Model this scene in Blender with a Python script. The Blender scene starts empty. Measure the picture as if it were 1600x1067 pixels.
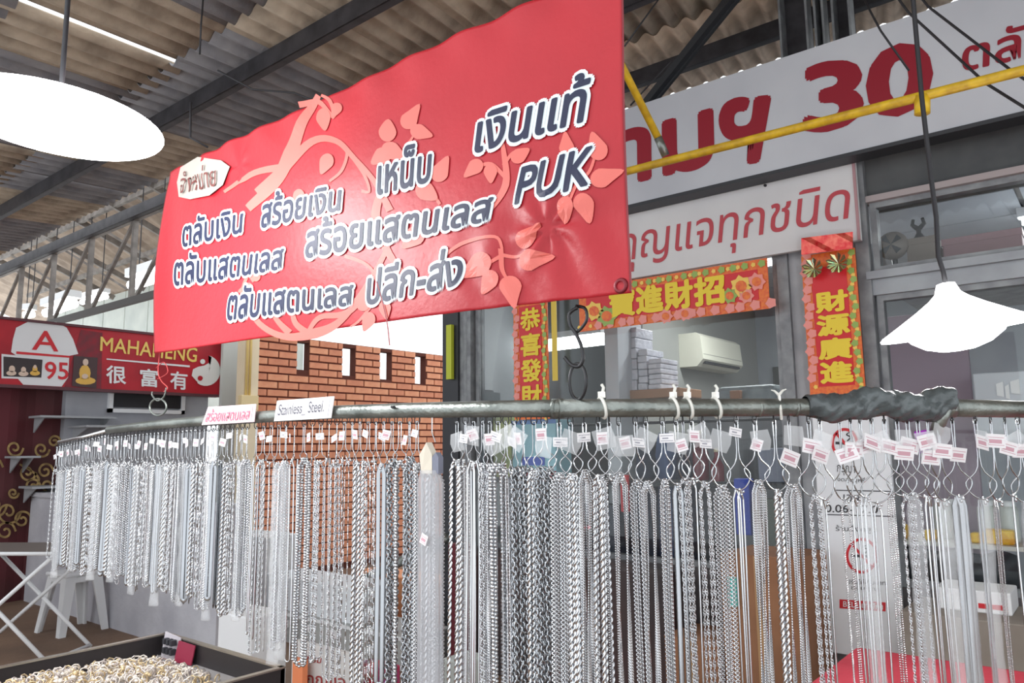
import bpy, bmesh, math, random
import numpy as np
from math import sin, cos, pi, radians as R
from mathutils import Vector as V, Matrix
random.seed(7); rng = np.random.RandomState(5)
S = bpy.context.scene; COL = S.collection

# ------------------------------------------------------------ camera, sky, exposure
EYE = V((0, 0, 1.4)); FPX = 1180.0
yaw, pitch, roll = R(38.8), R(7.89), R(0.7)
hf = V((-sin(yaw), cos(yaw), 0)); rt0 = V((cos(yaw), sin(yaw), 0))
FW = (hf * cos(pitch) + V((0, 0, 1)) * sin(pitch)).normalized()
up0 = rt0.cross(FW).normalized()
RT = rt0 * cos(roll) - up0 * sin(roll); UP = up0 * cos(roll) + rt0 * sin(roll)
cd = bpy.data.cameras.new('camera'); cam = bpy.data.objects.new('camera', cd); COL.objects.link(cam)
cd.sensor_width = 36; cd.lens = FPX * 36 / 1600; cd.clip_start = .02
cam.matrix_world = Matrix(((RT.x, UP.x, -FW.x, EYE.x), (RT.y, UP.y, -FW.y, EYE.y), (RT.z, UP.z, -FW.z, EYE.z), (0, 0, 0, 1)))
S.camera = cam
w = bpy.data.worlds.new('sky'); S.world = w; w.use_nodes = True
bg = w.node_tree.nodes['Background']; bg.inputs[0].default_value = (.93, .965, 1, 1); bg.inputs[1].default_value = 1.75
S.view_settings.view_transform = 'Standard'; S.view_settings.look = 'None'; S.view_settings.gamma = 1
S.view_settings.exposure = 0.02; S.view_settings.use_curve_mapping = False

def ray(px, py): return (FW * FPX + RT * (px - 800) + UP * (533.5 - py)) / FPX
def at(px, py, d): return EYE + ray(px, py) * d
def onY(px, py, Y): r = ray(px, py); return EYE + r * (Y / r.y)
def onX(px, py, X): r = ray(px, py); return EYE + r * (X / r.x)
def onZ(px, py, Z): r = ray(px, py); return EYE + r * ((Z - EYE.z) / r.z)

# ------------------------------------------------------------ materials
def lin(c): c = c / 255; return c / 12.92 if c <= .04045 else ((c + .055) / 1.055) ** 2.4
MATS = {}
def mat(name, rgb, rough=.6, metal=0, rgb2=None, nscale=6, bump=0, bscale=30, spec=.5, alpha=None, emit=None, detail=4):
    if name in MATS: return MATS[name]
    m = bpy.data.materials.new(name); MATS[name] = m; m.use_nodes = True
    nt = m.node_tree; b = nt.nodes['Principled BSDF']
    c1 = (*[lin(x) for x in rgb], 1)
    b.inputs['Base Color'].default_value = c1; b.inputs['Roughness'].default_value = rough
    b.inputs['Metallic'].default_value = metal; b.inputs['Specular IOR Level'].default_value = spec
    if rgb2 or bump:
        tc = nt.nodes.new('ShaderNodeTexCoord')
    if rgb2:
        n = nt.nodes.new('ShaderNodeTexNoise'); n.inputs['Scale'].default_value = nscale; n.inputs['Detail'].default_value = detail
        r = nt.nodes.new('ShaderNodeValToRGB'); r.color_ramp.elements[0].position = .35; r.color_ramp.elements[1].position = .68
        r.color_ramp.elements[0].color = c1; r.color_ramp.elements[1].color = (*[lin(x) for x in rgb2], 1)
        nt.links.new(tc.outputs['Object'], n.inputs['Vector']); nt.links.new(n.outputs[0], r.inputs[0]); nt.links.new(r.outputs[0], b.inputs['Base Color'])
    if bump:
        n2 = nt.nodes.new('ShaderNodeTexNoise'); n2.inputs['Scale'].default_value = bscale; n2.inputs['Detail'].default_value = 5
        bp = nt.nodes.new('ShaderNodeBump'); bp.inputs['Strength'].default_value = bump; bp.inputs['Distance'].default_value = .02
        nt.links.new(tc.outputs['Object'], n2.inputs['Vector']); nt.links.new(n2.outputs[0], bp.inputs['Height']); nt.links.new(bp.outputs[0], b.inputs['Normal'])
    if emit is not None:
        b.inputs['Emission Color'].default_value = (*[lin(x) for x in emit[0]], 1); b.inputs['Emission Strength'].default_value = emit[1]
    if alpha is not None:
        b.inputs['Alpha'].default_value = alpha
    return m
def glassy(name, tint, gloss=.12, rough=.02, tr=(1, 1, 1)):
    if name in MATS: return MATS[name]
    m = bpy.data.materials.new(name); MATS[name] = m; m.use_nodes = True; nt = m.node_tree; nt.nodes.clear()
    o = nt.nodes.new('ShaderNodeOutputMaterial'); mx = nt.nodes.new('ShaderNodeMixShader')
    t = nt.nodes.new('ShaderNodeBsdfTransparent'); t.inputs[0].default_value = (*tr, 1)
    g = nt.nodes.new('ShaderNodeBsdfGlossy'); g.inputs['Roughness'].default_value = rough; g.inputs[0].default_value = (*tint, 1)
    lw = nt.nodes.new('ShaderNodeLayerWeight'); lw.inputs[0].default_value = .35
    ma = nt.nodes.new('ShaderNodeMath'); ma.operation = 'MULTIPLY_ADD'; ma.inputs[1].default_value = .1; ma.inputs[2].default_value = gloss
    nt.links.new(lw.outputs['Fresnel'], ma.inputs[0]); nt.links.new(ma.outputs[0], mx.inputs[0])
    nt.links.new(t.outputs[0], mx.inputs[1]); nt.links.new(g.outputs[0], mx.inputs[2]); nt.links.new(mx.outputs[0], o.inputs[0])
    return m
def plastic_film(name, amt, col=(.9, .92, .94)):
    if name in MATS: return MATS[name]
    m = bpy.data.materials.new(name); MATS[name] = m; m.use_nodes = True; nt = m.node_tree; nt.nodes.clear()
    o = nt.nodes.new('ShaderNodeOutputMaterial'); mx = nt.nodes.new('ShaderNodeMixShader'); mx.inputs[0].default_value = amt
    t = nt.nodes.new('ShaderNodeBsdfTransparent')
    g = nt.nodes.new('ShaderNodeBsdfPrincipled'); g.inputs['Base Color'].default_value = (*col, 1); g.inputs['Roughness'].default_value = .15
    nt.links.new(t.outputs[0], mx.inputs[1]); nt.links.new(g.outputs[0], mx.inputs[2]); nt.links.new(mx.outputs[0], o.inputs[0])
    return m

# ------------------------------------------------------------ mesh helpers
def link(o, parent=None):
    COL.objects.link(o)
    if parent: o.parent = parent
    return o
def tag(o, label=None, cat=None, group=None, kind=None):
    if label: o['label'] = label
    if cat: o['category'] = cat
    if group: o['group'] = group
    if kind: o['kind'] = kind
    return o
def empty(name, loc, label=None, cat=None, group=None, rz=0):
    o = bpy.data.objects.new(name, None); COL.objects.link(o); o.location = loc; o.rotation_euler = (0, 0, rz); o.empty_display_size = .05
    bpy.context.view_layer.update() if False else None
    return tag(o, label, cat, group)
class MB:
    def __init__(s): s.v = []; s.f = []; s.mi = []; s.cur = 0
    def add(s, vs, fs):
        o = len(s.v); s.v += [tuple(x) for x in vs]; s.f += [tuple(i + o for i in f) for f in fs]; s.mi += [s.cur] * len(fs); return s
    def box(s, lo, hi, ch=0):
        x0, y0, z0 = lo; x1, y1, z1 = hi
        if x0 > x1: x0, x1 = x1, x0
        if y0 > y1: y0, y1 = y1, y0
        if z0 > z1: z0, z1 = z1, z0
        vs = [(x0, y0, z0), (x1, y0, z0), (x1, y1, z0), (x0, y1, z0), (x0, y0, z1), (x1, y0, z1), (x1, y1, z1), (x0, y1, z1)]
        return s.add(vs, [(0, 3, 2, 1), (4, 5, 6, 7), (0, 1, 5, 4), (1, 2, 6, 5), (2, 3, 7, 6), (3, 0, 4, 7)])
    def hexa(s, b, t): # bottom 4, top 4
        return s.add(list(b) + list(t), [(0, 3, 2, 1), (4, 5, 6, 7), (0, 1, 5, 4), (1, 2, 6, 5), (2, 3, 7, 6), (3, 0, 4, 7)])
    def beam(s, a, b, w, h, upv=(0, 0, 1)):
        a = V(a); b = V(b); d = (b - a).normalized(); x = d.cross(V(upv)).normalized() * w / 2; y = x.cross(d).normalized() * h / 2
        q = lambda p: [p - x - y, p + x - y, p + x + y, p - x + y]
        return s.add(q(a) + q(b), [(0, 1, 2, 3), (7, 6, 5, 4), (0, 4, 5, 1), (1, 5, 6, 2), (2, 6, 7, 3), (3, 7, 4, 0)])
    def tube(s, pts, r, seg=8, closed=False, cap=True):
        pts = [V(p) for p in pts]; n = len(pts); rr = r if hasattr(r, '__len__') else [r] * n
        vs = []; prev = None
        for i, p in enumerate(pts):
            if closed: t = pts[(i + 1) % n] - pts[i - 1]
            else: t = pts[min(i + 1, n - 1)] - pts[max(i - 1, 0)]
            t.normalize()
            if prev is None:
                a = V((0, 0, 1)) if abs(t.z) < .9 else V((1, 0, 0)); x = t.cross(a).normalized()
            else:
                x = (prev - t * prev.dot(t)); x = x.normalized() if x.length > 1e-6 else prev
            prev = x; y = t.cross(x)
            vs += [p + (x * cos(2 * pi * k / seg) + y * sin(2 * pi * k / seg)) * rr[i] for k in range(seg)]
        fs = []
        for i in range(n if closed else n - 1):
            j = (i + 1) % n
            for k in range(seg): l = (k + 1) % seg; fs.append((i * seg + k, i * seg + l, j * seg + l, j * seg + k))
        if not closed and cap: fs += [tuple(range(seg))[::-1], tuple((n - 1) * seg + k for k in range(seg))]
        return s.add(vs, fs)
    def lathe(s, prof, c=(0, 0, 0), seg=32, axis=None):
        vs = []; c = V(c); q = axis.to_track_quat('Z', 'Y') if axis else None
        for r, z in prof:
            for k in range(seg):
                p = V((r * cos(2 * pi * k / seg), r * sin(2 * pi * k / seg), z)); vs.append(c + (q @ p if q else p))
        fs = [(i * seg + k, i * seg + (k + 1) % seg, (i + 1) * seg + (k + 1) % seg, (i + 1) * seg + k) for i in range(len(prof) - 1) for k in range(seg)]
        if prof[0][0] > 1e-6 and False: pass
        return s.add(vs, fs)
    def prism(s, poly, off): # poly: world points; off: vector thickness
        n = len(poly); off = V(off); a = [V(p) for p in poly]
        return s.add(a + [p + off for p in a], [tuple(range(n)), tuple(range(2 * n - 1, n - 1, -1))] + [(i, (i + 1) % n + 0, (i + 1) % n + n, i + n) for i in range(n)])
    def build(s, name, m, parent=None, smooth=False, loc=None, kind=None, local=False):
        me = bpy.data.meshes.new(name); me.from_pydata([tuple(v) for v in s.v], [], s.f)
        ms = m if isinstance(m, (list, tuple)) else [m]
        for x in ms: me.materials.append(x)
        if len(ms) > 1: me.polygons.foreach_set('material_index', s.mi)
        if smooth: me.polygons.foreach_set('use_smooth', [True] * len(me.polygons))
        o = bpy.data.objects.new(name, me); link(o, parent)
        if parent is not None and not local: # geometry given in world coordinates
            if parent.parent: off = V(parent.location) + V(parent.parent.location)
            else: off = V(parent.location)
            me.transform(Matrix.Translation(-off))
            o.location = (0, 0, 0)
        elif parent is None and not local:
            n = len(me.vertices); co = np.empty(n * 3); me.vertices.foreach_get('co', co); co = co.reshape(-1, 3)
            c = V(((co[:, 0].min() + co[:, 0].max()) / 2, (co[:, 1].min() + co[:, 1].max()) / 2, co[:, 2].min()))
            me.transform(Matrix.Translation(-c)); o.location = c
        if kind: o['kind'] = kind
        bm = bmesh.new(); bm.from_mesh(me); bmesh.ops.recalc_face_normals(bm, faces=bm.faces); bm.to_mesh(me); bm.free()
        return o
def share(name, mesh, parent, loc=(0, 0, 0), rot=(0, 0, 0), sc=(1, 1, 1)):
    o = bpy.data.objects.new(name, mesh); link(o, parent); o.location = loc; o.rotation_euler = rot; o.scale = sc; return o
def mesh_only(mb, name, m, smooth=False):
    o = mb.build(name, m, None, smooth, local=True); me = o.data; bpy.data.objects.remove(o); return me
def bevel(o, wd=.004, seg=2):
    md = o.modifiers.new('b', 'BEVEL'); md.width = wd; md.segments = seg; md.limit_method = 'ANGLE'; return o

# ------------------------------------------------------------ flat print
def glyphs(s, bold=0, shear=0):
    c = bpy.data.curves.new('t', 'FONT'); c.body = s; c.resolution_u = 3; c.offset = bold; c.shear = shear
    o = bpy.data.objects.new('t', c); COL.objects.link(o); bpy.context.view_layer.update()
    me = bpy.data.meshes.new_from_object(o.evaluated_get(bpy.context.evaluated_depsgraph_get()))
    vs = np.array([v.co[:2] for v in me.vertices]).reshape(-1, 2); fs = [tuple(p.vertices) for p in me.polygons]
    bpy.data.objects.remove(o); bpy.data.meshes.remove(me); return vs, fs
def txt(s, quad, m, parent, bold=0, shear=0, off=V((0, -.002, 0)), warp=None, name='lettering', bbox=None, sub=0):
    base, _ = glyphs(s, 0, shear); lo = base.min(0); hi = base.max(0)
    vs, fs = glyphs(s, 0, shear)
    if bold > 0:
        nb = 12 if bold > .05 else 8; V0, F0 = vs, list(fs); vs = [V0]; fs = list(F0)
        for q_ in range(nb):
            vs.append(V0 + bold * np.array([cos(2 * pi * q_ / nb), sin(2 * pi * q_ / nb)])); fs += [tuple(i + len(V0) * (q_ + 1) for i in f) for f in F0]
        if bold > .05:
            for q_ in range(6): vs.append(V0 + .5 * bold * np.array([cos(2 * pi * q_ / 6), sin(2 * pi * q_ / 6)])); fs += [tuple(i + len(V0) * (nb + 1 + q_) for i in f) for f in F0]
        vs = np.concatenate(vs)
    uv = (vs - lo) / (hi - lo)
    TL, TR, BR, BL = [V(q) for q in quad]
    pts = []
    for u, v in uv:
        p = BL * (1 - u) * (1 - v) + BR * u * (1 - v) + TR * u * v + TL * (1 - u) * v
        pts.append(p)
    mb = MB()
    if sub:
        bm = bmesh.new(); LY_ = bm.verts.layers.float.new('ly'); bv = [bm.verts.new(p) for p in pts]
        for i, v_ in enumerate(bv): v_[LY_] = i // len(base)
        for f in fs:
            try: bm.faces.new([bv[i] for i in f])
            except ValueError: pass
        for _ in range(3):
            es = [e for e in bm.edges if e.calc_length() > sub]
            if not es: break
            bmesh.ops.subdivide_edges(bm, edges=es, cuts=1); bmesh.ops.triangulate(bm, faces=[f for f in bm.faces if len(f.verts) > 3])
        bm.verts.index_update(); lay = [v[LY_] for v in bm.verts]; pts = [v.co.copy() for v in bm.verts]; fs = [tuple(v.index for v in f.verts) for f in bm.faces]; bm.free()
    on_ = off.normalized() * 6e-5; nb0 = len(base)
    if sub: pts = [(warp(p) if warp else p) + off + on_ * ly for p, ly in zip(pts, lay)]
    else: pts = [(warp(p) if warp else p) + off + on_ * (i // nb0) for i, p in enumerate(pts)]
    mb.add(pts, fs); o = mb.build(name, m, parent); return o
def poly_print(polys, m, parent, name='print', warp=None, off=V((0, -.0015, 0)), sub=0):
    mb = MB()
    for pl in polys:
        pl = [V(p) for p in pl]; c = sum(pl, V()) / len(pl)
        n = len(pl); pts = [c] + pl + [(p + c) / 2 for p in pl]
        fs = [(0, 1 + n + i, 1 + n + (i + 1) % n) for i in range(n)] + [(1 + n + i, 1 + i, 1 + (i + 1) % n, 1 + n + (i + 1) % n) for i in range(n)]
        mb.add([(warp(p) if warp else p) + off for p in pts], fs)
    return mb.build(name, m, parent)
def ribbon(pts, ws, pf): # px points with px widths -> polygon strips (list of quads) on plane function pf
    out = []; L = []; Rr = []
    # smooth by catmull
    P = [V((a, b, 0)) for a, b in pts]; dense = []; wd = []
    for i in range(len(P) - 1):
        p0 = P[max(i - 1, 0)]; p1 = P[i]; p2 = P[i + 1]; p3 = P[min(i + 2, len(P) - 1)]
        for k in range(6):
            t = k / 6; q = .5 * ((2 * p1) + (p2 - p0) * t + (2 * p0 - 5 * p1 + 4 * p2 - p3) * t * t + (3 * p1 - p0 - 3 * p2 + p3) * t ** 3)
            dense.append(q); wd.append(ws[i] * (1 - t) + ws[i + 1] * t)
    dense.append(P[-1]); wd.append(ws[-1])
    for i, q in enumerate(dense):
        t = (dense[min(i + 1, len(dense) - 1)] - dense[max(i - 1, 0)]).normalized(); n = V((-t.y, t.x, 0)) * wd[i] / 2
        L.append(q + n); Rr.append(q - n)
    return [[pf(L[i].x, L[i].y), pf(L[i + 1].x, L[i + 1].y), pf(Rr[i + 1].x, Rr[i + 1].y), pf(Rr[i].x, Rr[i].y)] for i in range(len(dense) - 1)]
def quads_print(quads, m, parent, name, warp=None, off=V((0, -.0015, 0))):
    mb = MB()
    for q in quads: mb.add([(warp(V(p)) if warp else V(p)) + off for p in q], [(0, 1, 2, 3)])
    return mb.build(name, m, parent)
def pxq(pf, x0, y0, x1, y1, s0=0, s1=None): # px box whose top/bottom slant by s px (right minus left)
    s1 = s0 if s1 is None else s1
    return [pf(x0, y0), pf(x1, y0 + s0), pf(x1, y1 + s1), pf(x0, y1)]

# shared materials
STEEL = mat('galvanised_steel', (150, 155, 150), .38, .8, (112, 118, 114), 18, .15, 90)
SILVER = mat('silver', (218, 220, 223), .15, 1)
SILVER2 = mat('darker_silver', (172, 175, 179), .2, 1)
DARKWIRE = mat('dark_wire', (60, 60, 62), .4, .7)
WIRE = mat('bright_wire', (190, 193, 196), .2, 1)
WHITE = mat('white_paint', (232, 234, 236), .5)
PAPER = mat('paper', (240, 238, 240), .7)
ALU = mat('aluminium', (150, 154, 158), .4, .6)
DARK = mat('dark_metal', (46, 46, 50), .5, .3)
REDP = mat('red_print', (205, 38, 48), .5)
YEL = mat('yellow_print', (242, 214, 60), .5)

# ============================================================ SETTING
Yf = 4.18
def pf(px, py, Y=Yf - .03): return onY(px, py, Y)
fl = MB().add([(-16, -2, 0), (6, -2, 0), (6, 14, 0), (-16, 14, 0), (-16, -2, -.1), (6, -2, -.1), (6, 14, -.1), (-16, 14, -.1)], [(0, 1, 2, 3), (7, 6, 5, 4), (0, 4, 5, 1), (1, 5, 6, 2), (2, 6, 7, 3), (3, 7, 4, 0)]).build('floor', mat('concrete_floor', (138, 112, 92), .75, 0, (112, 90, 74), 1.7, .2, 40), kind='structure')

# corrugated roof: sheets are parts of the ceiling
WX, WY = -.194, .981
def roofz(Y): return 3.6 + .12 * Y
def rp(s, t, dz=0): # t measured along the slope direction from Y=0
    return V((s + WX * t, WY * t, roofz(WY * t) + dz))
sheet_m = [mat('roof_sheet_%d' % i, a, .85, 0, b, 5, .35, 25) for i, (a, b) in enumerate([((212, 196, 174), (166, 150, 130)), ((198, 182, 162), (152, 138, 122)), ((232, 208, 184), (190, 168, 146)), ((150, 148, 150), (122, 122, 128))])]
def sheet_mesh(k):
    mb = MB(); L = 1.16; W = .58; nx = 32; ny = 3; vs = []
    for dz in (0, .007):
        for j in range(ny + 1):
            for i in range(nx + 1):
                s = W * 1.03 * i / nx; t = L * j / ny
                vs.append((s + WX * t, WY * t, .12 * WY * t + .024 * sin(2 * pi * s / .145) + dz - .012 * (j / ny)))
    fs = []; n = (nx + 1) * (ny + 1)
    for j in range(ny):
        for i in range(nx):
            a = j * (nx + 1) + i; fs += [(a, a + 1, a + nx + 2, a + nx + 1), (n + a, n + a + nx + 1, n + a + nx + 2, n + a + 1)]
    for i in range(nx): a = i; fs.append((a, n + a, n + a + 1, a + 1)); a = ny * (nx + 1) + i; fs.append((a, a + 1, n + a + 1, n + a))
    for j in range(ny): a = j * (nx + 1); fs.append((a, a + nx + 1, n + a + nx + 1, n + a)); a += nx; fs.append((a, n + a, n + a + nx + 1, a + nx + 1))
    mb.add(vs, fs); return mesh_only(mb, 'roof_sheet', sheet_m[k], True)
sheets = [sheet_mesh(k) for k in range(4)]
ceil = MB().beam(rp(-12.5, .3, .1), rp(5, .3, .1), .08, .12).build('ceiling', DARK, local=True, kind='structure')
row0 = .12
for j in range(5):
    t0 = row0 + j * 1.06
    for i in range(-23, 9):
        s = i * .58
        Xc = s + WX * t0; Yc = WY * (t0 + .5)
        if Xc < -4.6 and Yc > 3.7: continue
        if j > 5 and Xc < -3: continue
        q = (i * 7 + j * 13) % 9
        k = 3 if Xc < -3.6 and q > 3 else (2 if Yc > 3.9 else (1 if q < 4 else 0))  # paler sheets at the back carry the back-lighting in their colour
        if j == 1 and i in (-7,): s += .0
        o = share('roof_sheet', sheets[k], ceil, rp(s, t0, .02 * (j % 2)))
        if (j, i) in ((1, -8), (1, -9), (1, -10)): o.location.x -= .1; o.location.z += .0
        if (j, i) in ((1, -12), (2, -13)): o.location.x -= .05
purl = mat('purlin_paint', (70, 68, 72), .6, .3, (48, 46, 50), 8)
for n_, Yp in enumerate((2.5, 3.55, 4.66, 5.7)):
    z = roofz(Yp) - .09; x0 = -13 if Yp < 4 else -4.4
    mb = MB(); mb.box((x0, Yp - .005, z - .06), (4, Yp + .005, z + .055)); mb.box((x0, Yp, z - .06), (4, Yp + .055, z - .052)); mb.box((x0, Yp, z + .047), (4, Yp + .055, z + .055))
    mb.build('trim_%d' % (n_ + 1), purl, kind='structure')

# truss under the eave: chords and webs are parts
te = empty('roof_truss', (-9, 3.66, 3.0), 'pale steel lattice truss under the eave above the red market sign', 'truss')
tm = mat('truss_paint', (150, 144, 138), .6, .2, (110, 104, 100), 6)
zt, zb = roofz(3.66) - .12, onY(180, 477, 3.66).z
MB().beam((-14, 3.66, zt), (-4.2, 3.66, zt), .05, .06).build('top_chord', tm, te)
MB().beam((-14, 3.66, zb), (-4.2, 3.66, zb), .06, .07).build('bottom_chord', mat('dark_chord', (88, 86, 84), .6), te)
xs = [-13.7, -12.6, -11.5, -10.4, -9.3, -8.2, -7.1, -6.0, -4.9]
for i, x in enumerate(xs):
    MB().beam((x, 3.66, zb), (x, 3.66, zt), .05, .05, (0, 1, 0)).build('upright', tm, te)
    if i: MB().beam((xs[i - 1] + .05, 3.67, zb), (x - .02, 3.67, zt), .035, .035, (0, 1, 0)).build('diagonal_web', tm, te)
# hall behind: gable sheet roof, struts, fluorescent tubes, pale partition
hall = mat('hall_sheet', (190, 172, 154), .8, 0, (150, 134, 120), 3, .3, 14)
mb = MB(); nx = 150
vs = []
for i in range(nx + 1):
    x = -22 + 12.2 * i / nx
    for (y, z) in ((3.9, 6.2), (7.0, 4.75), (7.6, 4.6)): vs.append((x, y, z + .03 * sin(i * 1.7)))
fs = [(3 * i + k, 3 * i + 3 + k, 3 * i + 4 + k, 3 * i + 1 + k) for i in range(nx) for k in range(2)]
mb.add(vs, fs).build('ceiling_hall', hall, kind='structure', smooth=True)
pp = MB()
for i in range(10): pp.box((-20 + i * 1.02, 7.0, 2.0), (-19.02 + i * 1.02, 7.04 + .015 * (i % 2), 4.7))
pp.build('wall_hall', mat('pale_panel', (206, 212, 204), .6, 0, (186, 194, 188), 2), kind='structure')
st = empty('hall_rafters', (-13, 5.5, 5), 'grey brown rafters crossing under the far hall roof behind the lattice truss', 'rafters')
for i in range(7):
    x = -18 + i * 1.35
    MB().beam((x, 4.0, 5.9), (x + .4, 6.9, 4.58), .06, .1).build('rafter', tm, st)
for y, z in ((5.2, 5.35), (6.2, 4.9)): MB().beam((-19, y, z), (-9.9, y, z), .06, .08).build('cross_beam', tm, st)
for i in range(5):
    x = -17 + i * 1.8; MB().beam((x, 5.2, 5.3), (x + .9, 6.3, 4.4), .04, .04).build('diagonal_brace', tm, st)
GLOW = mat('tube_glow', (255, 255, 255), .4, emit=((255, 255, 255), 14))
def tube_light(px0, py0, px1, py1, d0, d1, label, grp=None, r=.03):
    a = at(px0, py0, d0); b = at(px1, py1, d1); c = (a + b) / 2
    e = empty('fluorescent_lamp', c, label, 'lamp', grp)
    MB().tube([a, b], r, 10).build('glowing_tube', GLOW, e, True)
    MB().beam(a + V((0, 0, r * 2.2)), b + V((0, 0, r * 2.2)), r * 3, r * 1.6).build('housing', WHITE, e)
    for q_ in (.2, .8): p = a.lerp(b, q_); MB().tube([p + V((0, 0, r * 2.2)), V((p.x, p.y, (6.2 - (p.y - 3.9) * .468) if p.y > 3.9 else p.z + 1))], .008, 5).build('hanger_rod', DARK, e)
tube_light(205, 446, 262, 428, 11.0, 10.6, 'bright fluorescent tube beside the left edge of the red banner', r=.075)
tube_light(72, 489, 116, 474, 12.0, 11.6, 'long glowing tube under far hall roof above the white circle of the sign', r=.07)
tube_light(128, 472, 166, 463, 12.6, 12.3, 'middle fluorescent tube of the far hall, between two longer ones', r=.045)
tube_light(38, 492, 52, 491, 13.0, 13.0, 'small short glowing tube at the far end of the hall', r=.06)
e = None
# ---------------- left side: curtain wall, red sign, low wall
Xs = -8.08
def px_(px, py, X=Xs + .0): return onX(px, py, X)
cur = mat('maroon_curtain', (92, 34, 42), .8, 0, (70, 40, 40), 1.5, .2, 12)
mb = MB(); n = 60
vs = []
for i in range(n + 1):
    y = -1.5 + 4.6 * i / n; xx = -8.35 + .02 * sin(i * 1.3)
    vs += [(xx, y, 0), (xx, y, 2.35), (xx - .05, y, 0), (xx - .05, y, 2.35)]
fs = []
for i in range(n): a = 4 * i; fs += [(a, a + 4, a + 5, a + 1), (a + 2, a + 3, a + 7, a + 6), (a + 1, a + 5, a + 7, a + 3)]
wl = mb.add(vs, fs).build('wall_left', cur, kind='structure')
gold = mat('gold_print', (178, 150, 96), .5, .2, (120, 96, 60), 20)
def curl(cx, cy, r, s=1, tw=3):
    pts = [(cx + r * (1 - k / 14) * cos(s * k * .75), cy + r * (1 - k / 14) * sin(s * k * .75)) for k in range(13)]
    return ribbon(pts, [tw] * len(pts), lambda a, b: onX(a, b, -8.32))
qs = []
for cx, cy, r, s in [(42, 738, 14, 1), (70, 736, 13, -1), (50, 760, 13, -1), (74, 758, 11, 1), (22, 700, 14, 1), (12, 800, 20, 1), (34, 812, 15, -1), (8, 830, 16, -1), (60, 834, 15, 1), (82, 818, 14, -1), (78, 842, 10, 1), (64, 702, 13, 1), (84, 690, 10, -1), (60, 930, 14, 1), (100, 960, 14, -1), (76, 905, 12, 1), (20, 770, 9, 1), (48, 862, 10, 1), (-10, 790, 20, 1), (-14, 730, 18, -1)]:
    qs += curl(cx, cy, r, s, 3.4)
qs += ribbon([(30, 725), (60, 748), (40, 780)], [3, 4, 2], lambda a, b: onX(a, b, -8.32))
quads_print(qs, gold, wl, 'gold_scroll_pattern', off=V((.012, 0, 0)))
# upper dark beam under sign
MB().box((-8.5, -1.5, 2.12), (-8.2, 4.75, 2.3)).build('trim_11', mat('grey_dark', (84, 84, 90), .7, 0, (62, 62, 68), 3), kind='structure')
MB().box((-8.5, 3.1, 0), (-8.25, 4.62, 2.3)).build('wall_left_panel', mat('grey_panel', (176, 178, 184), .7, 0, (150, 152, 160), 2), kind='structure')
mb = MB(); mb.box((-8.35, 3.55, 1.86), (-8.22, 4.3, 2.06)); mb.build('trim_12', DARK, kind='structure')
mb = MB()
for q in ((3.5, 3.54), (4.28, 4.32)): mb.box((-8.26, q[0], 1.8), (-8.2, q[1], 2.1))
mb.box((-8.26, 3.5, 2.06), (-8.2, 4.32, 2.1)); mb.box((-8.26, 3.5, 1.8), (-8.2, 4.32, 1.84)); mb.build('window_3', WHITE, kind='structure')

A = lambda a, b: onX(a, b, Xs)
sg = empty('market_sign', onX(180, 600, Xs - .05), 'long dark red shop sign with white badge, yellow letters and yin-yang disc', 'sign')
y0 = onX(-60, 550, Xs).y; y1 = onX(345, 560, Xs).y; z1 = onX(100, 509, Xs).z; z0 = onX(246, 612, Xs).z
sred = mat('sign_red', (190, 34, 48), .4, 0, (160, 26, 40), 3)
MB().box((Xs - .08, y0, z0), (Xs, y1, z1)).build('sign_board', sred, sg)
fm = MB(); fm.box((Xs - .1, y1, z0 - .02), (Xs + .02, y1 + .035, z1 + .02)); fm.box((Xs - .1, y0, z1), (Xs + .02, y1, z1 + .025)); fm.box((Xs - .1, y0, z0 - .03), (Xs + .02, y1, z0)); fm.build('frame', mat('sign_frame', (96, 60, 66), .5, .3), sg)
OX = V((.004, 0, 0))
# darker ornament block behind badge
poly_print([[A(126, 515), A(160, 520), A(158, 612), A(100, 606)]], mat('deep_red', (140, 28, 44), .5, 0, (110, 40, 50), 14), sg, 'dark_panel', off=OX * .5)
badge = [(25, 512), (45, 502), (88, 503), (104, 512), (114, 530), (122, 553), (108, 556), (106, 590), (96, 604), (36, 601), (28, 592), (26, 556), (17, 550), (20, 530)]
poly_print([[A(*p) for p in badge]], mat('badge_white', (226, 226, 228), .4), sg, 'white_badge', off=OX)
poly_print([[A(2, 553), A(68, 559), A(66, 593), A(2, 591)]], mat('badge_white2', (222, 222, 224), .4), sg, 'picture_border', off=OX * 1.5)
poly_print([[A(5, 557), A(66, 562), A(64, 590), A(5, 588)]], mat('photo_dark', (56, 48, 50), .4), sg, 'photo_panel', off=OX * 2)
poly_print([[A(115, 556), A(152, 559), A(150, 607), A(112, 603)]], mat('photo_dark2', (74, 54, 56), .4), sg, 'photo_panel', off=OX * 2)
def blob(cx, cy, rx, ry, n=12): return [A(cx + rx * cos(2 * pi * k / n), cy + ry * sin(2 * pi * k / n)) for k in range(n)]
ochre = mat('robe_ochre', (222, 176, 84), .5); skin = mat('stone_skin', (214, 190, 172), .5)
poly_print([blob(54, 583, 8, 4), blob(54, 577, 4, 6), blob(133, 595, 16, 6), blob(132, 583, 9, 13)], ochre, sg, 'seated_figures_robes', off=OX * 2.5)['kind'] = 'stuff'
poly_print([blob(17, 583, 8, 4), blob(18, 577, 5, 6), blob(36, 584, 8, 4), blob(36, 578, 4, 5), blob(54, 573, 2.5, 3), blob(133, 566, 4.5, 5.5), blob(132, 588, 5, 4)], skin, sg, 'seated_figures', off=OX * 3)['kind'] = 'stuff'
txt('A', [A(52, 516), A(90, 519), A(90, 549), A(50, 546)], REDP, sg, .01, off=OX * 2)
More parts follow.
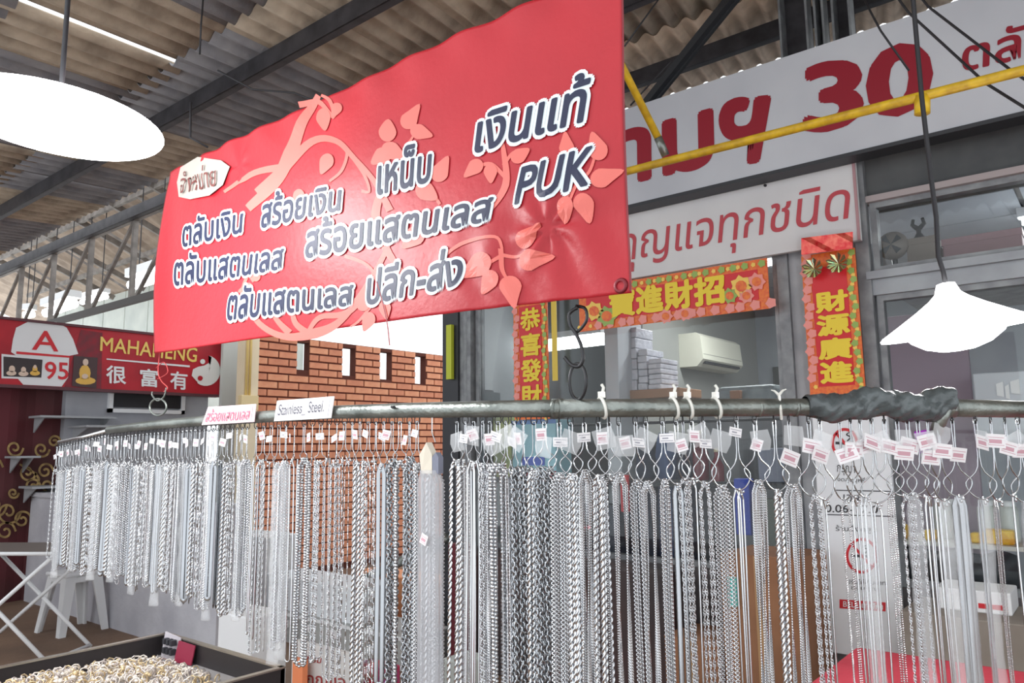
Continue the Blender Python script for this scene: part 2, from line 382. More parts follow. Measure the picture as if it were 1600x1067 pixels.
poly_print([[A(25, 549), A(108, 556), A(108, 559), A(25, 553)]], REDP, sg, 'underline', off=OX * 2)
txt('95', [A(70, 565), A(106, 567), A(106, 593), A(70, 592)], REDP, sg, .012, off=OX * 2)
txt('MAHAHENG', [A(157, 526), A(308, 544), A(306, 566), A(156, 548)], mat('letter_yellow', (238, 206, 110), .4), sg, .012, off=OX * 2)
poly_print([[A(166, 560), A(296, 571), A(296, 574), A(166, 562)]], WHITE, sg, 'underline', off=OX * 2)
for ch, x0, x1, yy in (('很', 166, 196, 571), ('富', 219, 246, 576), ('有', 266, 292, 580)):
    txt(ch, [A(x0, yy), A(x1, yy + 2), A(x1, yy + 29), A(x0, yy + 27)], WHITE, sg, .02, off=OX * 2)
cx, cy, rr = 321, 579, 24
yy = [(cx + rr * sin(a) * .95, cy - rr * cos(a)) for a in np.linspace(0.2, pi + .6, 16)]
yy += [(cx - 16 * 1.0 + 3, cy + 18), (cx - 22, cy + 8), (cx - 20, cy - 2), (cx - 12, cy - 6), (cx - 2, cy - 8), (cx + 8, cy - 14), (cx + 9, cy - 21)]
poly_print([[A(*p) for p in yy]], mat('yinyang_white', (228, 228, 224), .4), sg, 'yin_yang_disc', off=OX * 2)
poly_print([blob(cx - 5, cy - 14, 4, 4)], mat('yinyang_white', (0, 0, 0)), sg, 'yin_yang_dot', off=OX * 2.5)
poly_print([blob(cx - 9, cy + 12, 4, 4)], sred, sg, 'yin_yang_dot', off=OX * 3)
# low wall, shelves, stool, folding table
lw = MB(); lw.box((-8.3, 2.87, 0), (-4.9, 3.0, .98)); lw.box((-8.3, 2.84, .98), (-4.9, 3.03, 1.02))
lw.build('wall_low', mat('pale_dado', (196, 196, 202), .7, 0, (174, 174, 182), 3, .2, 20), kind='structure')
shm = mat('grey_shelf', (158, 160, 164), .5)
def wall_shelf(px0, py0, px1, py1, lab, dep=.3):
    a = onX(px0, py0, -8.02); b = onX(px1, py1, -8.02); e = empty('wall_shelf', (-8.15, (a.y + b.y) / 2, a.z), lab, 'shelf', 'grey plate shelves on the maroon wall')
    MB().box((-8.3, a.y, a.z), (-8.3 + dep, b.y, a.z + .02)).build('plate', shm, e)
    for y in (a.y + .05, b.y - .05): MB().prism([(-8.3, y, a.z), (-8.3 + dep * .8, y, a.z), (-8.3, y, a.z - .14)], (0, .012, 0)).build('bracket', shm, e)
wall_shelf(62, 652, 180, 662, 'grey plate shelf highest on the maroon wall, under the red shop sign')
wall_shelf(24, 716, 62, 722, 'short grey plate shelf over the gold scrolls, middle of the maroon wall')
wall_shelf(46, 764, 100, 770, 'white plate shelf lowest on the maroon wall, below the gold scrolls', .34)
wall_shelf(120, 668, 260, 680, 'grey plate shelf just behind the tapering end of the pipe', .5)
wp = mat('white_plastic', (226, 228, 230), .35)
def stool(c, rz):
    e = empty('plastic_stool', c, 'white plastic stool standing by the low grey wall next to folding table', 'stool', rz=rz)
    h = .46; w0 = .19; w1 = .14
    mb = MB(); mb.box((-w1 - .015, -w1 - .015, h - .03), (w1 + .015, w1 + .015, h)); mb.box((-w1, -w1, h - .08), (w1, w1, h - .03))
    o = mb.build('seat', wp, e, local=True); bevel(o, .012, 3)
    for sx in (-1, 1):
        for sy in (-1, 1):
            m2 = MB(); q = lambda w, z, t: [(sx * w, sy * w, z), (sx * (w - t), sy * w, z), (sx * (w - t), sy * (w - .02), z), (sx * (w - .02), sy * (w - .02), z), (sx * (w - .02), sy * (w - t), z), (sx * w, sy * (w - t), z)]
            a = q(w0, 0, .05); b = q(w1, h - .03, .08); m2.add(a + b, [tuple(range(6)), tuple(range(11, 5, -1))] + [(i, (i + 1) % 6, (i + 1) % 6 + 6, i + 6) for i in range(6)])
            m2.build('leg', wp, e, local=True)
    return e
p = onZ(112, 985, 0); stool((p.x, p.y, 0), .1)
tb = empty('folding_table', (-7, 1.6, 0), 'folding table with dark top and crossed white tube legs by maroon wall', 'table')
za = .74; ca = onZ(-60, 862, za); cb = onZ(92, 862, za)
tx0, ty1 = cb.x, cb.y + .05
dx = V((cb.x - ca.x, cb.y - ca.y, 0)).normalized(); dy = V((-dx.y, dx.x, 0)); T0 = V((cb.x, cb.y, 0))
def tp(a, b, z): q = T0 - dx * a + dy * b; return (q.x, q.y, z)
MB().hexa([tp(1.1, 0, za - .025), tp(0, 0, za - .025), tp(0, .5, za - .025), tp(1.1, .5, za - .025)], [tp(1.1, 0, za), tp(0, 0, za), tp(0, .5, za), tp(1.1, .5, za)]).build('tabletop', mat('table_dark', (112, 104, 100), .5), tb)
mb = MB().tube([tp(1.1, -.01, za - .012), tp(0, -.01, za - .012), tp(0, .5, za - .012)], .013, 8); mb.build('edge_rail', WHITE, tb, True)
for a0, b0 in ((.12, 0.02), (.12, .46)):
    MB().tube([tp(.05, b0, za - .03), tp(.85, b0, .015)], .014, 8).build('leg', WHITE, tb, True)
    MB().tube([tp(.85, b0 + .02, za - .03), tp(.05, b0 + .02, .015)], .014, 8).build('leg', WHITE, tb, True)
MB().tube([tp(.05, .02, .03), tp(.05, .46, .03)], .012, 8).build('foot_bar', WHITE, tb, True)
bl = empty('metal_stand', onZ(238, 990, 0), 'thin black metal stand with two uprights before the low grey wall', 'stand')
for px in (233, 246): p = onZ(px, 992, 0); MB().tube([p, p + V((0, 0, .62))], .012, 8).build('upright', DARK, bl, True)
a = onZ(233, 992, 0); b = onZ(246, 992, 0); MB().beam(a + V((0, 0, .6)), b + V((0, 0, .6)), .02, .02).build('crossbar', DARK, bl)

# ---------------- cream column and brick wall
Xb = -7.28
cm = mat('cream_paint', (240, 226, 196), .6, 0, (226, 208, 176), 2)
yA = onX(379, 600, Xb).y; yB = onX(401, 600, Xb).y
MB().box((Xb - .12, yA, 0), (Xb + .03, yB, 3.3)).build('trim_13', cm, kind='structure')
MB().box((-8.0, onX(347, 600, -7.95).y, 0), (-7.95, onX(383, 600, -7.95).y, 3.2)).build('trim_14', mat('pale_grey_green', (200, 204, 198), .6), kind='structure')
cd2 = empty('conduit', (Xb + .06, yA + .06, 1.9), 'yellow conduit pipes running up the cream column to small junction box', 'conduit')
ye = mat('yellowed_pvc', (226, 196, 120), .5)
for px in (385, 390): p = onX(px, 600, Xb + .06); MB().tube([(p.x, p.y, 1.93), (p.x, p.y, 3.2)], .014, 8).build('pipe', ye, cd2, True)
a = onX(376, 617, Xb + .08); b = onX(402, 641, Xb + .08); bevel(MB().box((Xb + .031, a.y, b.z), (Xb + .1, b.y, a.z)).build('junction_box', mat('cream_box', (232, 210, 160), .5), cd2))
yL = yB; yR = 8.6; ztop = onX(690, 555, Xb).z
slots = []
for a, b, zb_, zt_ in ((464, 484, 577, 500), (535, 556, 586, 510), (594, 613, 592, 543), (649, 666, 599, 554)):
    pa = onX(a, zb_, Xb); pb = onX(b, zb_, Xb); slots.append((pa.y, pb.y, pa.z, ztop - .045))
mort = mat('dark_mortar', (92, 46, 34), .9)
mb = MB(); y = yL
for (a, b, z0_, z1_) in slots:
    mb.box((Xb - .12, y, 0), (Xb - .012, a, ztop)); mb.box((Xb - .12, a, 0), (Xb - .012, b, z0_)); mb.box((Xb - .12, a, z1_), (Xb - .012, b, ztop)); y = b
mb.box((Xb - .12, y, 0), (Xb - .012, yR, ztop))
bw = mb.build('wall_far', mort, kind='structure')
bms = [mat('brick_%d' % i, c, .75, 0, c2, 9, .2, 50) for i, (c, c2) in enumerate([((228, 156, 120), (216, 140, 106)), ((234, 166, 128), (222, 148, 112)), ((220, 146, 112), (206, 132, 100))])]
BL_, BH, GP = .258, .072, .0145
bmesh_ = []
for m_ in bms:
    mb = MB(); c = .004; x1 = 0; x0 = -.016; yy0, yy1, zz0, zz1 = 0, BL_, 0, BH
    base = [(x0, yy0, zz0), (x0, yy1, zz0), (x0, yy1, zz1), (x0, yy0, zz1)]; top = [(x1, yy0 + c, zz0 + c), (x1, yy1 - c, zz0 + c), (x1, yy1 - c, zz1 - c), (x1, yy0 + c, zz1 - c)]
    mb.add(base + top, [(4, 5, 6, 7), (0, 1, 5, 4), (1, 2, 6, 5), (2, 3, 7, 6), (3, 0, 4, 7)]); bmesh_.append(mesh_only(mb, 'brick', m_))
cand = []
row = 0; z = ztop - BH - .004
while z > 0.02:
    y = yL - (BL_ + GP) * (.5 * (row % 2)) + .003
    while y < yR:
        a, b = max(y, yL + .003), min(y + BL_, yR)
        segs = [(a, b)]
        for (sa, sb, sz0, sz1) in slots:
            if z + BH > sz0 - .005 and z < sz1: segs = [t for (p0, p1) in segs for t in ((p0, min(p1, sa)), (max(p0, sb), p1)) if t[1] - t[0] > .03]
        cand += [(p0, p1, z) for p0, p1 in segs if p1 - p0 > .03]
        y += BL_ + GP
    z -= BH + GP; row += 1
cnt = 0; rest = MB()
for (a, b, z) in cand:
    if cnt < 300 and z > 1.2:
        k = rng.randint(3); share('brick', bmesh_[k], bw, (Xb + rng.uniform(-.002, .002), a, z), sc=(1, (b - a) / BL_, 1)).location -= V(bw.location); cnt += 1
    else: rest.box((Xb - .014, a, z), (Xb, b, z + BH))
rest.build('lower_bricks', bms[0], bw, kind='stuff')
bpy.context.view_layer.update()

# ---------------- shop front
fx = lambda px, py=600, Y=Yf: onY(px, py, Y).x
fz = lambda px, py, Y=Yf: onY(px, py, Y).z
x_l = fx(700); x_c = fx(745); x_m = fx(1238); x_p = fx(1340, 400); x_p2 = fx(1357, 400); x_r = 2.6
zc = 2.55
grey = mat('grey_frame', (150, 154, 156), .5, .4, (120, 122, 126), 12)
dgr = mat('dark_frame', (66, 68, 72), .5, .4)
zr1 = fz(1480, 287); zr1b = fz(1480, 297); zr2 = fz(1480, 412); zr2b = fz(1480, 450)
MB().box((x_l, Yf - .06, 0), (x_l + .16, Yf + .05, 3.2)).build('trim_21', dgr, kind='structure')
mb = MB(); 
for k in range(3): mb.box((x_l + .16 + .05 * k, Yf - .04 - .015 * k, 0), (x_l + .195 + .05 * k, Yf + .04, 3.0))
mb.build('trim_22', grey, kind='structure')
MB().box((x_m - .03, Yf - .05, 0), (x_m + .03, Yf + .05, 2.5)).build('trim_23', grey, kind='structure')
post = mat('post_paint', (186, 190, 194), .6, 0, (160, 164, 170), 6, .2, 20)
MB().box((x_m + .03, Yf - .02, 0), (fx(1375, 600), Yf + .1, 3.0)).build('trim_24', post, kind='structure')
MB().box((x_p + .01, Yf - .07, 0), (x_p2 + .02, Yf - .02, 3.0)).build('trim_25', grey, kind='structure')
# beams over the windows
MB().box((x_l, Yf + .0, zr1), (x_r, Yf + .3, 3.25)).build('wall_front', mat('dark_soffit', (104, 106, 106), .8, 0, (76, 78, 80), 2.5, .2, 9), kind='structure')
MB().box((x_p, Yf - .06, zr1b), (x_r, Yf + .02, zr1)).build('trim_26', mat('pinkish_rail', (170, 160, 160), .5), kind='structure')
mb = MB(); mb.box((x_p2, Yf - .08, zr2 - .04), (x_r, Yf + .0, zr2)); mb.box((x_p2, Yf - .05, zr2b), (x_r, Yf + .04, zr2 - .04)); mb.build('trim_27', mat('rail_grey', (166, 172, 176), .5, .3, (146, 150, 156), 5), kind='structure')
CLR = glassy('clear_glass', (1, 1, 1), .012, .01, (.95, .97, .97))
def window(nm, x0, x1, z0, z1, Y=Yf):
    o = MB()
    t = .03
    o.box((x0, Y - .03, z0), (x0 + t, Y + .03, z1)); o.box((x1 - t, Y - .03, z0), (x1, Y + .03, z1)); o.box((x0 + t, Y - .03, z1 - t), (x1 - t, Y + .03, z1)); o.box((x0 + t, Y - .03, z0), (x1 - t, Y + .03, z0 + t))
    f = o.build(nm, grey, kind='structure'); MB().box((x0 + t, Y - .004, z0 + t), (x1 - t, Y + .004, z1 - t)).build('pane', CLR, f); return f
window('window_1', x_l + .31, x_m - .03, .7, zc)
window('window_2', x_p2 + .03, x_r, zr1 - (zr1 - zr2) + .0, zr1b)
window('window_4', x_p2 + .03, x_r, .7, zr2b)
MB().box((x_l + .3, Yf - .05, 0), (x_m - .03, Yf + .05, .7)).build('wall_front_sill', mat('sill', (90, 86, 88), .7), kind='structure')
MB().box((x_p2, Yf - .05, 0), (x_r, Yf + .05, .7)).build('wall_front_kerb', mat('sill', (0, 0, 0)), kind='structure')
# shop interior
inw = mat('interior_wall', (158, 164, 170), .8, 0, (140, 146, 154), 2)
MB().box((x_l - .02, 7.8, 0), (4.6, 7.9, 3.2)).build('wall_back', inw, kind='structure')
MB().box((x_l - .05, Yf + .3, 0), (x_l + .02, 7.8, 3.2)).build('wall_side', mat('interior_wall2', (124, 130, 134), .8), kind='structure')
MB().box((4.5, Yf + .3, 0), (4.6, 7.8, 3.2)).build('wall_right', inw, kind='structure')
cl = MB().box((x_l, Yf + .31, zc + .31), (4.5, 7.8, zc + .35)).build('ceiling_shop', DARK, kind='structure')
MB().box((x_l, Yf + .3, 3.2), (4.6, 7.9, 3.26)).build('ceiling_loft', DARK, kind='structure')
tile = mesh_only(MB().box((0, 0, 0), (1.17, .585, .012)), 'ceiling_tile', mat('ceiling_tile', (192, 198, 206), .8, 0, (178, 184, 194), 2))
for i in range(7):
    for j in range(6):
        x = x_l + .05 + i * 1.2; y = Yf + .33 + j * .6
        if y > 7.3: continue
        o = share('ceiling_tile', tile, cl, (x, y, zc + .29)); o.location -= V(cl.location)
ia = onY(748, 553, 5.15); ib = onY(944, 529, 5.15)
e = empty('light_strip', (ia + ib) / 2, 'long glowing strip standing in for a fluorescent reflection between narrow scroll and S-hook', 'lamp')  # glowing body added in place of a fluorescent reflection in the glass
MB().beam(ia, ib, .07, .09).build('reflection_glow', GLOW, e); MB().beam(ia + V((0, 0, .07)), ib + V((0, 0, .07)), .1, .05).build('housing', WHITE, e)
for q_ in (.15, .85): p = ia.lerp(ib, q_); MB().tube([p + V((0, 0, .09)), V((p.x, p.y, zc + .3))], .006, 6).build('hanger_rod', WHITE, e)
# partition with air conditioner
Xa = -2.95
MB().box((Xa - .08, 5.35, 0), (Xa, 7.8, zc + .3)).build('wall_partition', mat('partition', (150, 152, 148), .8), kind='structure')
def ac(c):
    e = empty('air_conditioner', c, 'cream wall air conditioner high inside the shop behind the glass', 'air conditioner')
    prof = [(0, 0), (.16, 0), (.22, .06), (.2, .26), (.16, .29), (0, .29)]
    mb = MB().prism([(c[0] + a, c[1], c[2] + b) for a, b in prof], (0, .86, 0)); bd_ = mb.build('body', mat('cream_plastic', (222, 222, 206), .4), e)
    MB().beam((c[0] + .19, c[1] + .06, c[2] + .035), (c[0] + .19, c[1] + .8, c[2] + .035), .05, .02).build('air_outlet', DARK, bd_)
    MB().box((c[0] + .205, c[1] + .02, c[2] + .1), (c[0] + .216, c[1] + .84, c[2] + .106)).build('seam', mat('seam', (150, 150, 140), .5), bd_)
ap = onX(1083, 577, Xa + .1); ac((Xa, ap.y - .05, ap.z + .02))
# fluorescents in shop, and real light
def lamp_light(name, loc, size, power, rot=(0, 0, 0), col=(1, 1, 1), sy=None):
    l = bpy.data.lights.new(name, 'AREA'); l.energy = power; l.size = size; l.color = col
    if sy: l.shape = 'RECTANGLE'; l.size_y = sy
    o = bpy.data.objects.new(name, l); COL.objects.link(o); o.location = loc; o.rotation_euler = rot; return o
for i, (x, y, lab) in enumerate(((-1.9, 5.6, 'ceiling strip light inside the shop, nearest the left corner post'), (.2, 5.6, 'ceiling strip light inside the shop behind the right-hand hanging scroll'), (1.9, 4.95, 'ceiling strip light inside shop behind the right pendant lamp'))):
    e = empty('light_strip', (x, y, zc + .2), lab, 'lamp')
    MB().box((x - .6, y - .05, zc + .23), (x + .6, y + .05, zc + .288)).build('housing', WHITE, e); MB().tube([(x - .58, y, zc + .2), (x + .58, y, zc + .2)], .018, 8).build('glowing_tube', GLOW, e, True)
    lamp_light('strip_light_glow', (x, y, zc + .17), 1.1, 26, sy=.08)
p = onZ(1165, 493, zc + .285); e = empty('downlight', p, 'small round glowing downlight in the shop ceiling under the horizontal scroll', 'lamp')
MB().lathe([(0, -.02), (.06, -.02), (.075, 0), (.08, .005)], p, 20).build('glowing_disc', GLOW, e, True); MB().lathe([(.08, -.01), (.1, -.01), (.1, .02)], p, 20).build('trim_ring', WHITE, e, True)

# ---------------- signs over the shop
Ys = 3.94
q = lambda a, b, Y=Ys: onY(a, b, Y)
zt_ = (q(1010, 160).z + q(1400, 32).z) / 2; zb_ = (q(1000, 316).z + q(1290, 247).z + q(1590, 178).z) / 3
big = empty('shop_fascia_sign', (0, Ys, zb_), 'long grey-white fascia board with big dark red Thai letters and number 30', 'sign')
bx0 = q(760, 250).x; bx1 = 2.9
wsign = mat('sign_white', (206, 210, 216), .6, 0, (188, 192, 200), 1.2)
MB().box((bx0, Ys, zb_), (bx1, Ys + .1, zt_)).build('board', wsign, big)
mb = MB(); mb.box((bx0, Ys - .008, zb_ - .02), (bx1, Ys + .11, zb_)); mb.build('lower_edge', dgr, big)
dred = mat('letter_dark_red', (150, 24, 44), .5)
O2 = V((0, -.003, 0))
txt('ราม', [q(905, 226), q(1110, 172), q(1112, 256), q(905, 304)], dred, big, .03, off=O2)
txt('ฯ', [q(1128, 160), q(1200, 152), q(1184, 250), q(1128, 258)], dred, big, .03, off=O2)
txt('3', [q(1262, 106), q(1342, 92), q(1342, 194), q(1262, 206)], dred, big, .035, off=O2)
txt('0', [q(1363, 82), q(1450, 66), q(1448, 168), q(1360, 184)], dred, big, .045, off=O2)
txt('ตลั', [q(1506, 62), q(1606, 34), q(1604, 90), q(1504, 112)], dred, big, .02, off=O2)
Yk = 4.06
k = lambda a, b: onY(a, b, Yk)
ks = empty('key_sign', k(1150, 410), 'white board with thin hand-painted red Thai writing below the fascia', 'sign')
x0 = k(800, 400).x; x1 = k(1340, 310).x; z1 = (k(990, 325).z + k(1335, 246).z) / 2; z0 = (k(990, 431).z + k(1342, 379).z) / 2
MB().box((x0, Yk, z0), (x1, Yk + .03, z1)).build('board', mat('keysign_white', (222, 222, 222), .6, 0, (208, 208, 210), 2), ks)
mb = MB(); mb.box((x1 - .014, Yk - .006, z0), (x1, Yk, z1)); mb.box((x0, Yk - .006, z1 - .012), (x1, Yk, z1)); mb.build('border', mat('pink_border', (176, 136, 140), .5), ks)
txt('กุญแจทุกชนิด', [k(968, 358), k(1328, 282), k(1328, 362), k(968, 428)], mat('letter_red', (190, 70, 80), .5), ks, .004, shear=.1, off=O2)
MB().lathe([(0, -.008), (.008, -.008), (.008, 0)], k(1196, 290), 10, V((0, 1, 0))).build('screw', DARK, ks)

# red and gold new-year scrolls
sc_red = mat('scroll_red', (214, 24, 36), .35); sc_or = mat('scroll_orange', (240, 130, 50), .4, 0, (226, 90, 50), 60)
film = glassy('scroll_film', (1, 1, 1), .02, .08)
def scroll(name, quad, chars, vertical, label, border=.14, Y=4.04, rev=False, wgt=.045):
    TL, TR, BR, BL = [onY(a, b, Y) for a, b in quad]
    x0 = (TL.x + BL.x) / 2; x1 = (TR.x + BR.x) / 2; z1 = (TL.z + TR.z) / 2; z0 = (BL.z + BR.z) / 2
    e = empty(name, (x0, Y, z0), label, 'scroll')
    MB().box((x0, Y, z0), (x1, Y + .006, z1)).build('backing', sc_or, e)
    W, H = x1 - x0, z1 - z0; b = border * min(W, H) * 1.25
    rpn = MB().box((x0 + b, Y - .003, z0 + b), (x1 - b, Y, z1 - b * (1 if not vertical else 1.6))).build('red_panel', sc_red, e)
    # decorative florets round the border
    for col, pm in ((0, mat('floret_gold', (246, 206, 96), .4)), (1, mat('floret_green', (150, 180, 90), .4)), (2, mat('floret_pink', (240, 150, 140), .4))):
        ps = []; n = 16
        for i in range(n):
            f = (i + .5 * col) / n
            for side in (0, 1):
                if vertical: cx_, cz_ = x0 + b * .5 + side * (W - b), z0 + H * f
                else: cx_, cz_ = x0 + W * f, z0 + b * .5 + side * (H - b)
                r = b * (.2 + .12 * ((i * 3 + col) % 3)); cx_ += b * .2 * sin(i * 2.1 + col)
                ps.append([V((cx_ + r * (1 + .3 * (a % 2)) * cos(2 * pi * a / 10), Y - .004 - .0004 * col, cz_ + r * (1 + .3 * (a % 2)) * sin(2 * pi * a / 10))) for a in range(10)])
        poly_print(ps[col::2] if col else ps, pm, e, 'border_florets')['kind'] = 'stuff'
    n = len(chars)
    for i, ch in enumerate(chars):
        if vertical:
            m0 = .12 if name == 'hanging_scroll' else .1
            top = z1 - H * m0 - (H * (1 - m0 - .06)) * i / n; hh = H * (1 - m0 - .06) / n * .84
            X0, X1, Z1, Z0 = x0 + W * .24, x1 - W * .2, top, top - hh
        else:
            ww = W * .62 / n; X0 = x0 + W * .19 + ww * i * 1.0; X1 = X0 + ww * .9; Z1, Z0 = z1 - H * .2, z0 + H * .24
        Yc = Y - .006
        if ch != ' ': txt(ch, [(X0, Yc, Z1), (X1, Yc, Z1), (X1, Yc, Z0), (X0, Yc, Z0)], YEL, rpn, wgt, name='character')
    return e, x0, x1, z0, z1, Y
scroll('hanging_scroll', [(1250, 400), (1334, 388), (1354, 612), (1268, 622)], ' 財源廣進', True, 'tall red scroll with gold Chinese characters on the pale post')
e_, x0, x1, z0, z1, Y = scroll('hanging_scroll', [(803, 462), (856, 456), (857, 650), (803, 660)], '恭喜發財', True, 'narrow red and gold vertical scroll inside the glass near the corner', Y=4.11, wgt=.03)
sb = empty('banner_scroll', onY(1050, 450, 4.02), 'wide red and gold scroll hung level under the white key sign', 'scroll')
sb2, X0, X1, Z0, Z1, Y = scroll('banner_scroll', [(905, 452), (1198, 402), (1203, 478), (905, 522)], '寶進財招', False, 'wide red and gold scroll hung level under the white key sign', border=.16, Y=4.052)
bpy.data.objects.remove(sb)
# festive figures at both ends drawn as plain rosettes
for cxp, cyp, r, m_ in ((928, 486, 16, 'floret_gold'), (948, 494, 17, 'floret_green'), (1158, 447, 18, 'floret_gold'), (1182, 440, 15, 'floret_pink'), (1140, 462, 13, 'floret_green'), (1166, 462, 13, 'floret_pink'), (1040, 494, 12, 'floret_pink'), (1070, 490, 12, 'floret_pink')):
    poly_print([[onY(cxp + r * (1 - .25 * (a % 2)) * cos(2 * pi * a / 14), cyp + r * (1 - .25 * (a % 2)) * sin(2 * pi * a / 14), 4.044) for a in range(14)]], MATS[m_], sb2, 'rosette', off=V((0, 0, 0)))
    poly_print([[onY(cxp + r * .5 * cos(2 * pi * a / 10), cyp + r * .5 * sin(2 * pi * a / 10), 4.042) for a in range(10)]], sc_or, sb2, 'rosette_heart', off=V((0, 0, 0)))
# small folded packet on top of right scroll
rpk = empty('red_packet', onY(1292, 380, 3.98), 'small red foil packet taped above the tall right scroll', 'packet')
mb = MB(); pts = [[onY(1252 + 80 * i / 6, (372 - 10 * i / 6) + 26 * j / 3, 3.96 + .02 * ((i * 3 + j * 5) % 4) / 4) for i in range(7)] for j in range(4)]
mb.add([p for r_ in pts for p in r_] + [p + V((0, .008, 0)) for r_ in pts for p in r_], [f for j in range(3) for i in range(6) for f in ((j * 7 + i, j * 7 + i + 1, j * 7 + i + 8, j * 7 + i + 7), (28 + j * 7 + i + 7, 28 + j * 7 + i + 8, 28 + j * 7 + i + 1, 28 + j * 7 + i))])
mb.build('foil', mat('foil_red', (214, 40, 48), .2, .3, (236, 120, 100), 30), rpk)
# silver-green foil flowers on right scroll
fo = empty('foil_rosette', onY(1290, 420, 3.97), 'shiny silver and green foil rosette pair at top of the tall scroll', 'ornament')
for i, (a, b) in enumerate(((1272, 420), (1310, 412))):
    c = onY(a, b, 4.0); mb = MB()
    for k_ in range(9):
        an = 2 * pi * k_ / 9; mb.add([c, c + V((.045 * cos(an - .3), -.02, .045 * sin(an - .3))), c + V((.055 * cos(an), -.035, .055 * sin(an))), c + V((.045 * cos(an + .3), -.012, .045 * sin(an + .3)))], [(0, 1, 2, 3)])
    mb.build('foil_petals', mat('foil_silver', (170, 200, 176), .15, .9, (214, 190, 130), 40), fo)
# yellow strip hanging inside
ys = empty('yellow_ribbon', onY(866, 560, 4.1), 'narrow yellow ribbon hanging beside the narrow vertical scroll', 'ribbon')
MB().box((onY(861, 480, 4.1).x, 4.1, onY(864, 595, 4.1).z), (onY(869, 480, 4.1).x, 4.105, onY(864, 430, 4.1).z)).build('strip', mat('ribbon_yellow', (226, 196, 70), .4), ys)
gt = empty('green_tape', onY(705, 540, 4.1), 'yellow-green tape stuck on the dark corner post edge', 'tape')
a = onY(697, 508, 4.08); b = onY(705, 592, 4.08); MB().box((a.x, 4.08, b.z), (b.x, 4.11, a.z)).build('strip', mat('tape_green', (196, 206, 60), .5), gt)

# ---------------- interior furnishings seen through the glass
def bx(name, px0, py0, px1, py1, Y, dep, m, label, cat, grp=None, parts=None, bev=.006, floor=False, zb=None):
    xm = (px0 + px1) / 2; ym = (py0 + py1) / 2
    x0 = onY(px0, ym, Y).x; x1 = onY(px1, ym, Y).x; z1 = onY(xm, py0, Y).z; z0 = onY(xm, py1, Y).z
    if floor: z0 = 0
    if zb is not None: z0 = zb
    e = empty(name, ((x0 + x1) / 2, Y + dep / 2, z0), label, cat, grp)
    o = MB().box((x0, Y, z0), (x1, Y + dep, z1)).build('body', m, e)
    if bev: bevel(o, bev)
    return e, x0, x1, z0, z1
# pale post inside, shelf with wrapped stacks
bx('display_cabinet', 945, 500, 966, 640, 4.6, .35, mat('cab_grey', (186, 190, 196), .5), 'narrow pale grey cabinet end standing inside the glass', 'cabinet', floor=True)
e, x0, x1, z0, z1 = bx('wooden_shelf', 966, 608, 1062, 622, 4.75, .35, mat('shelf_wood', (150, 110, 80), .6), 'brown wooden shelf inside the shop carrying wrapped white stacks', 'shelf')
wrapm = mat('wrapped_white', (206, 206, 214), .25, 0, (184, 184, 194), 14, .6, 25)
for i, (a, b, t, lab) in enumerate(((968, 996, 512, 'tallest'), (997, 1012, 545, 'middle'), (1013, 1034, 560, 'shortest'))):
    x0_ = onY(a, 560, 4.8).x; x1_ = onY(b, 560, 4.8).x; zt2 = onY((a + b) / 2, t, 4.8).z
    o = MB(); nn = 6
    for j in range(nn): o.box((x0_ + .004 * (j % 2), 4.78 + .006 * (j % 3), z1 + (zt2 - z1) * j / nn), (x1_ - .004 * ((j + 1) % 2), 5.05, z1 + (zt2 - z1) * (j + .97) / nn))
    tag(bevel(o.build('wrapped_stack', wrapm), .008), lab + ' of the plastic-wrapped white stacks on the wooden shelf', 'stack', 'wrapped stacks on the shelf')
# room contents low in the shop
dk = [((40, 42, 62), 'navy'), ((58, 34, 44), 'maroon'), ((36, 38, 40), 'black')]
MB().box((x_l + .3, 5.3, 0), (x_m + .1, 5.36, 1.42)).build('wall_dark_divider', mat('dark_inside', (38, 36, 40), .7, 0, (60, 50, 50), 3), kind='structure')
def jacket(px0, px1, py0, py1, Y, c, label):
    a = onY(px0, (py0 + py1) / 2, Y); b = onY(px1, (py0 + py1) / 2, Y); zt2 = onY((px0 + px1) / 2, py0, Y).z; zb2 = onY((px0 + px1) / 2, py1, Y).z
    e = empty('hanging_jacket', ((a.x + b.x) / 2, Y, zb2), label, 'jacket', 'garments hanging inside the shop')
    mb = MB(); n = 14; rows = [(0, .25), (.05, .7), (.12, 1), (.5, .95), (1, 1.05)]; vs = []
    W = (b.x - a.x) / 2; cx_ = (a.x + b.x) / 2
    for (f, wd) in rows:
        for i in range(n):
            an = 2 * pi * i / n; vs.append((cx_ + W * wd * cos(an), Y + .09 + .07 * sin(an) * (1 + .3 * sin(i * 2.3)), zt2 + (zb2 - zt2) * f))
    fs = [(r * n + i, r * n + (i + 1) % n, (r + 1) * n + (i + 1) % n, (r + 1) * n + i) for r in range(len(rows) - 1) for i in range(n)] + [tuple(range(n)), tuple(range(4 * n, 5 * n))]
    mb.add(vs, fs).build('body', mat('cloth_%d_%d_%d' % c, c, .85), e, True)
    MB().tube([(cx_, Y + .09, zt2), (cx_, Y + .09, zt2 + .06), (cx_ + .02, Y + .09, zt2 + .08)], .004, 6).build('hanger_hook', DARKWIRE, e)
jacket(990, 1018, 690, 985, 4.6, (46, 52, 70), 'slate blue garment hanging inside the shop behind the middle chains')
jacket(1020, 1052, 676, 1000, 4.7, (84, 100, 136), 'light blue garment hanging behind the white cable ties')
jacket(1054, 1082, 700, 1040, 4.65, (34, 34, 56), 'dark navy garment hanging beside the light blue one')
jacket(956, 984, 700, 1040, 4.7, (40, 38, 42), 'charcoal garment hanging left of the blue ones')
gr = empty('garment_rail', (onY(1020, 690, 4.75).x, 4.78, 1.5), 'thin dark rail inside the shop from which blue garments hang', 'rail')
zg = onY(1018, 676, 4.75).z + .07
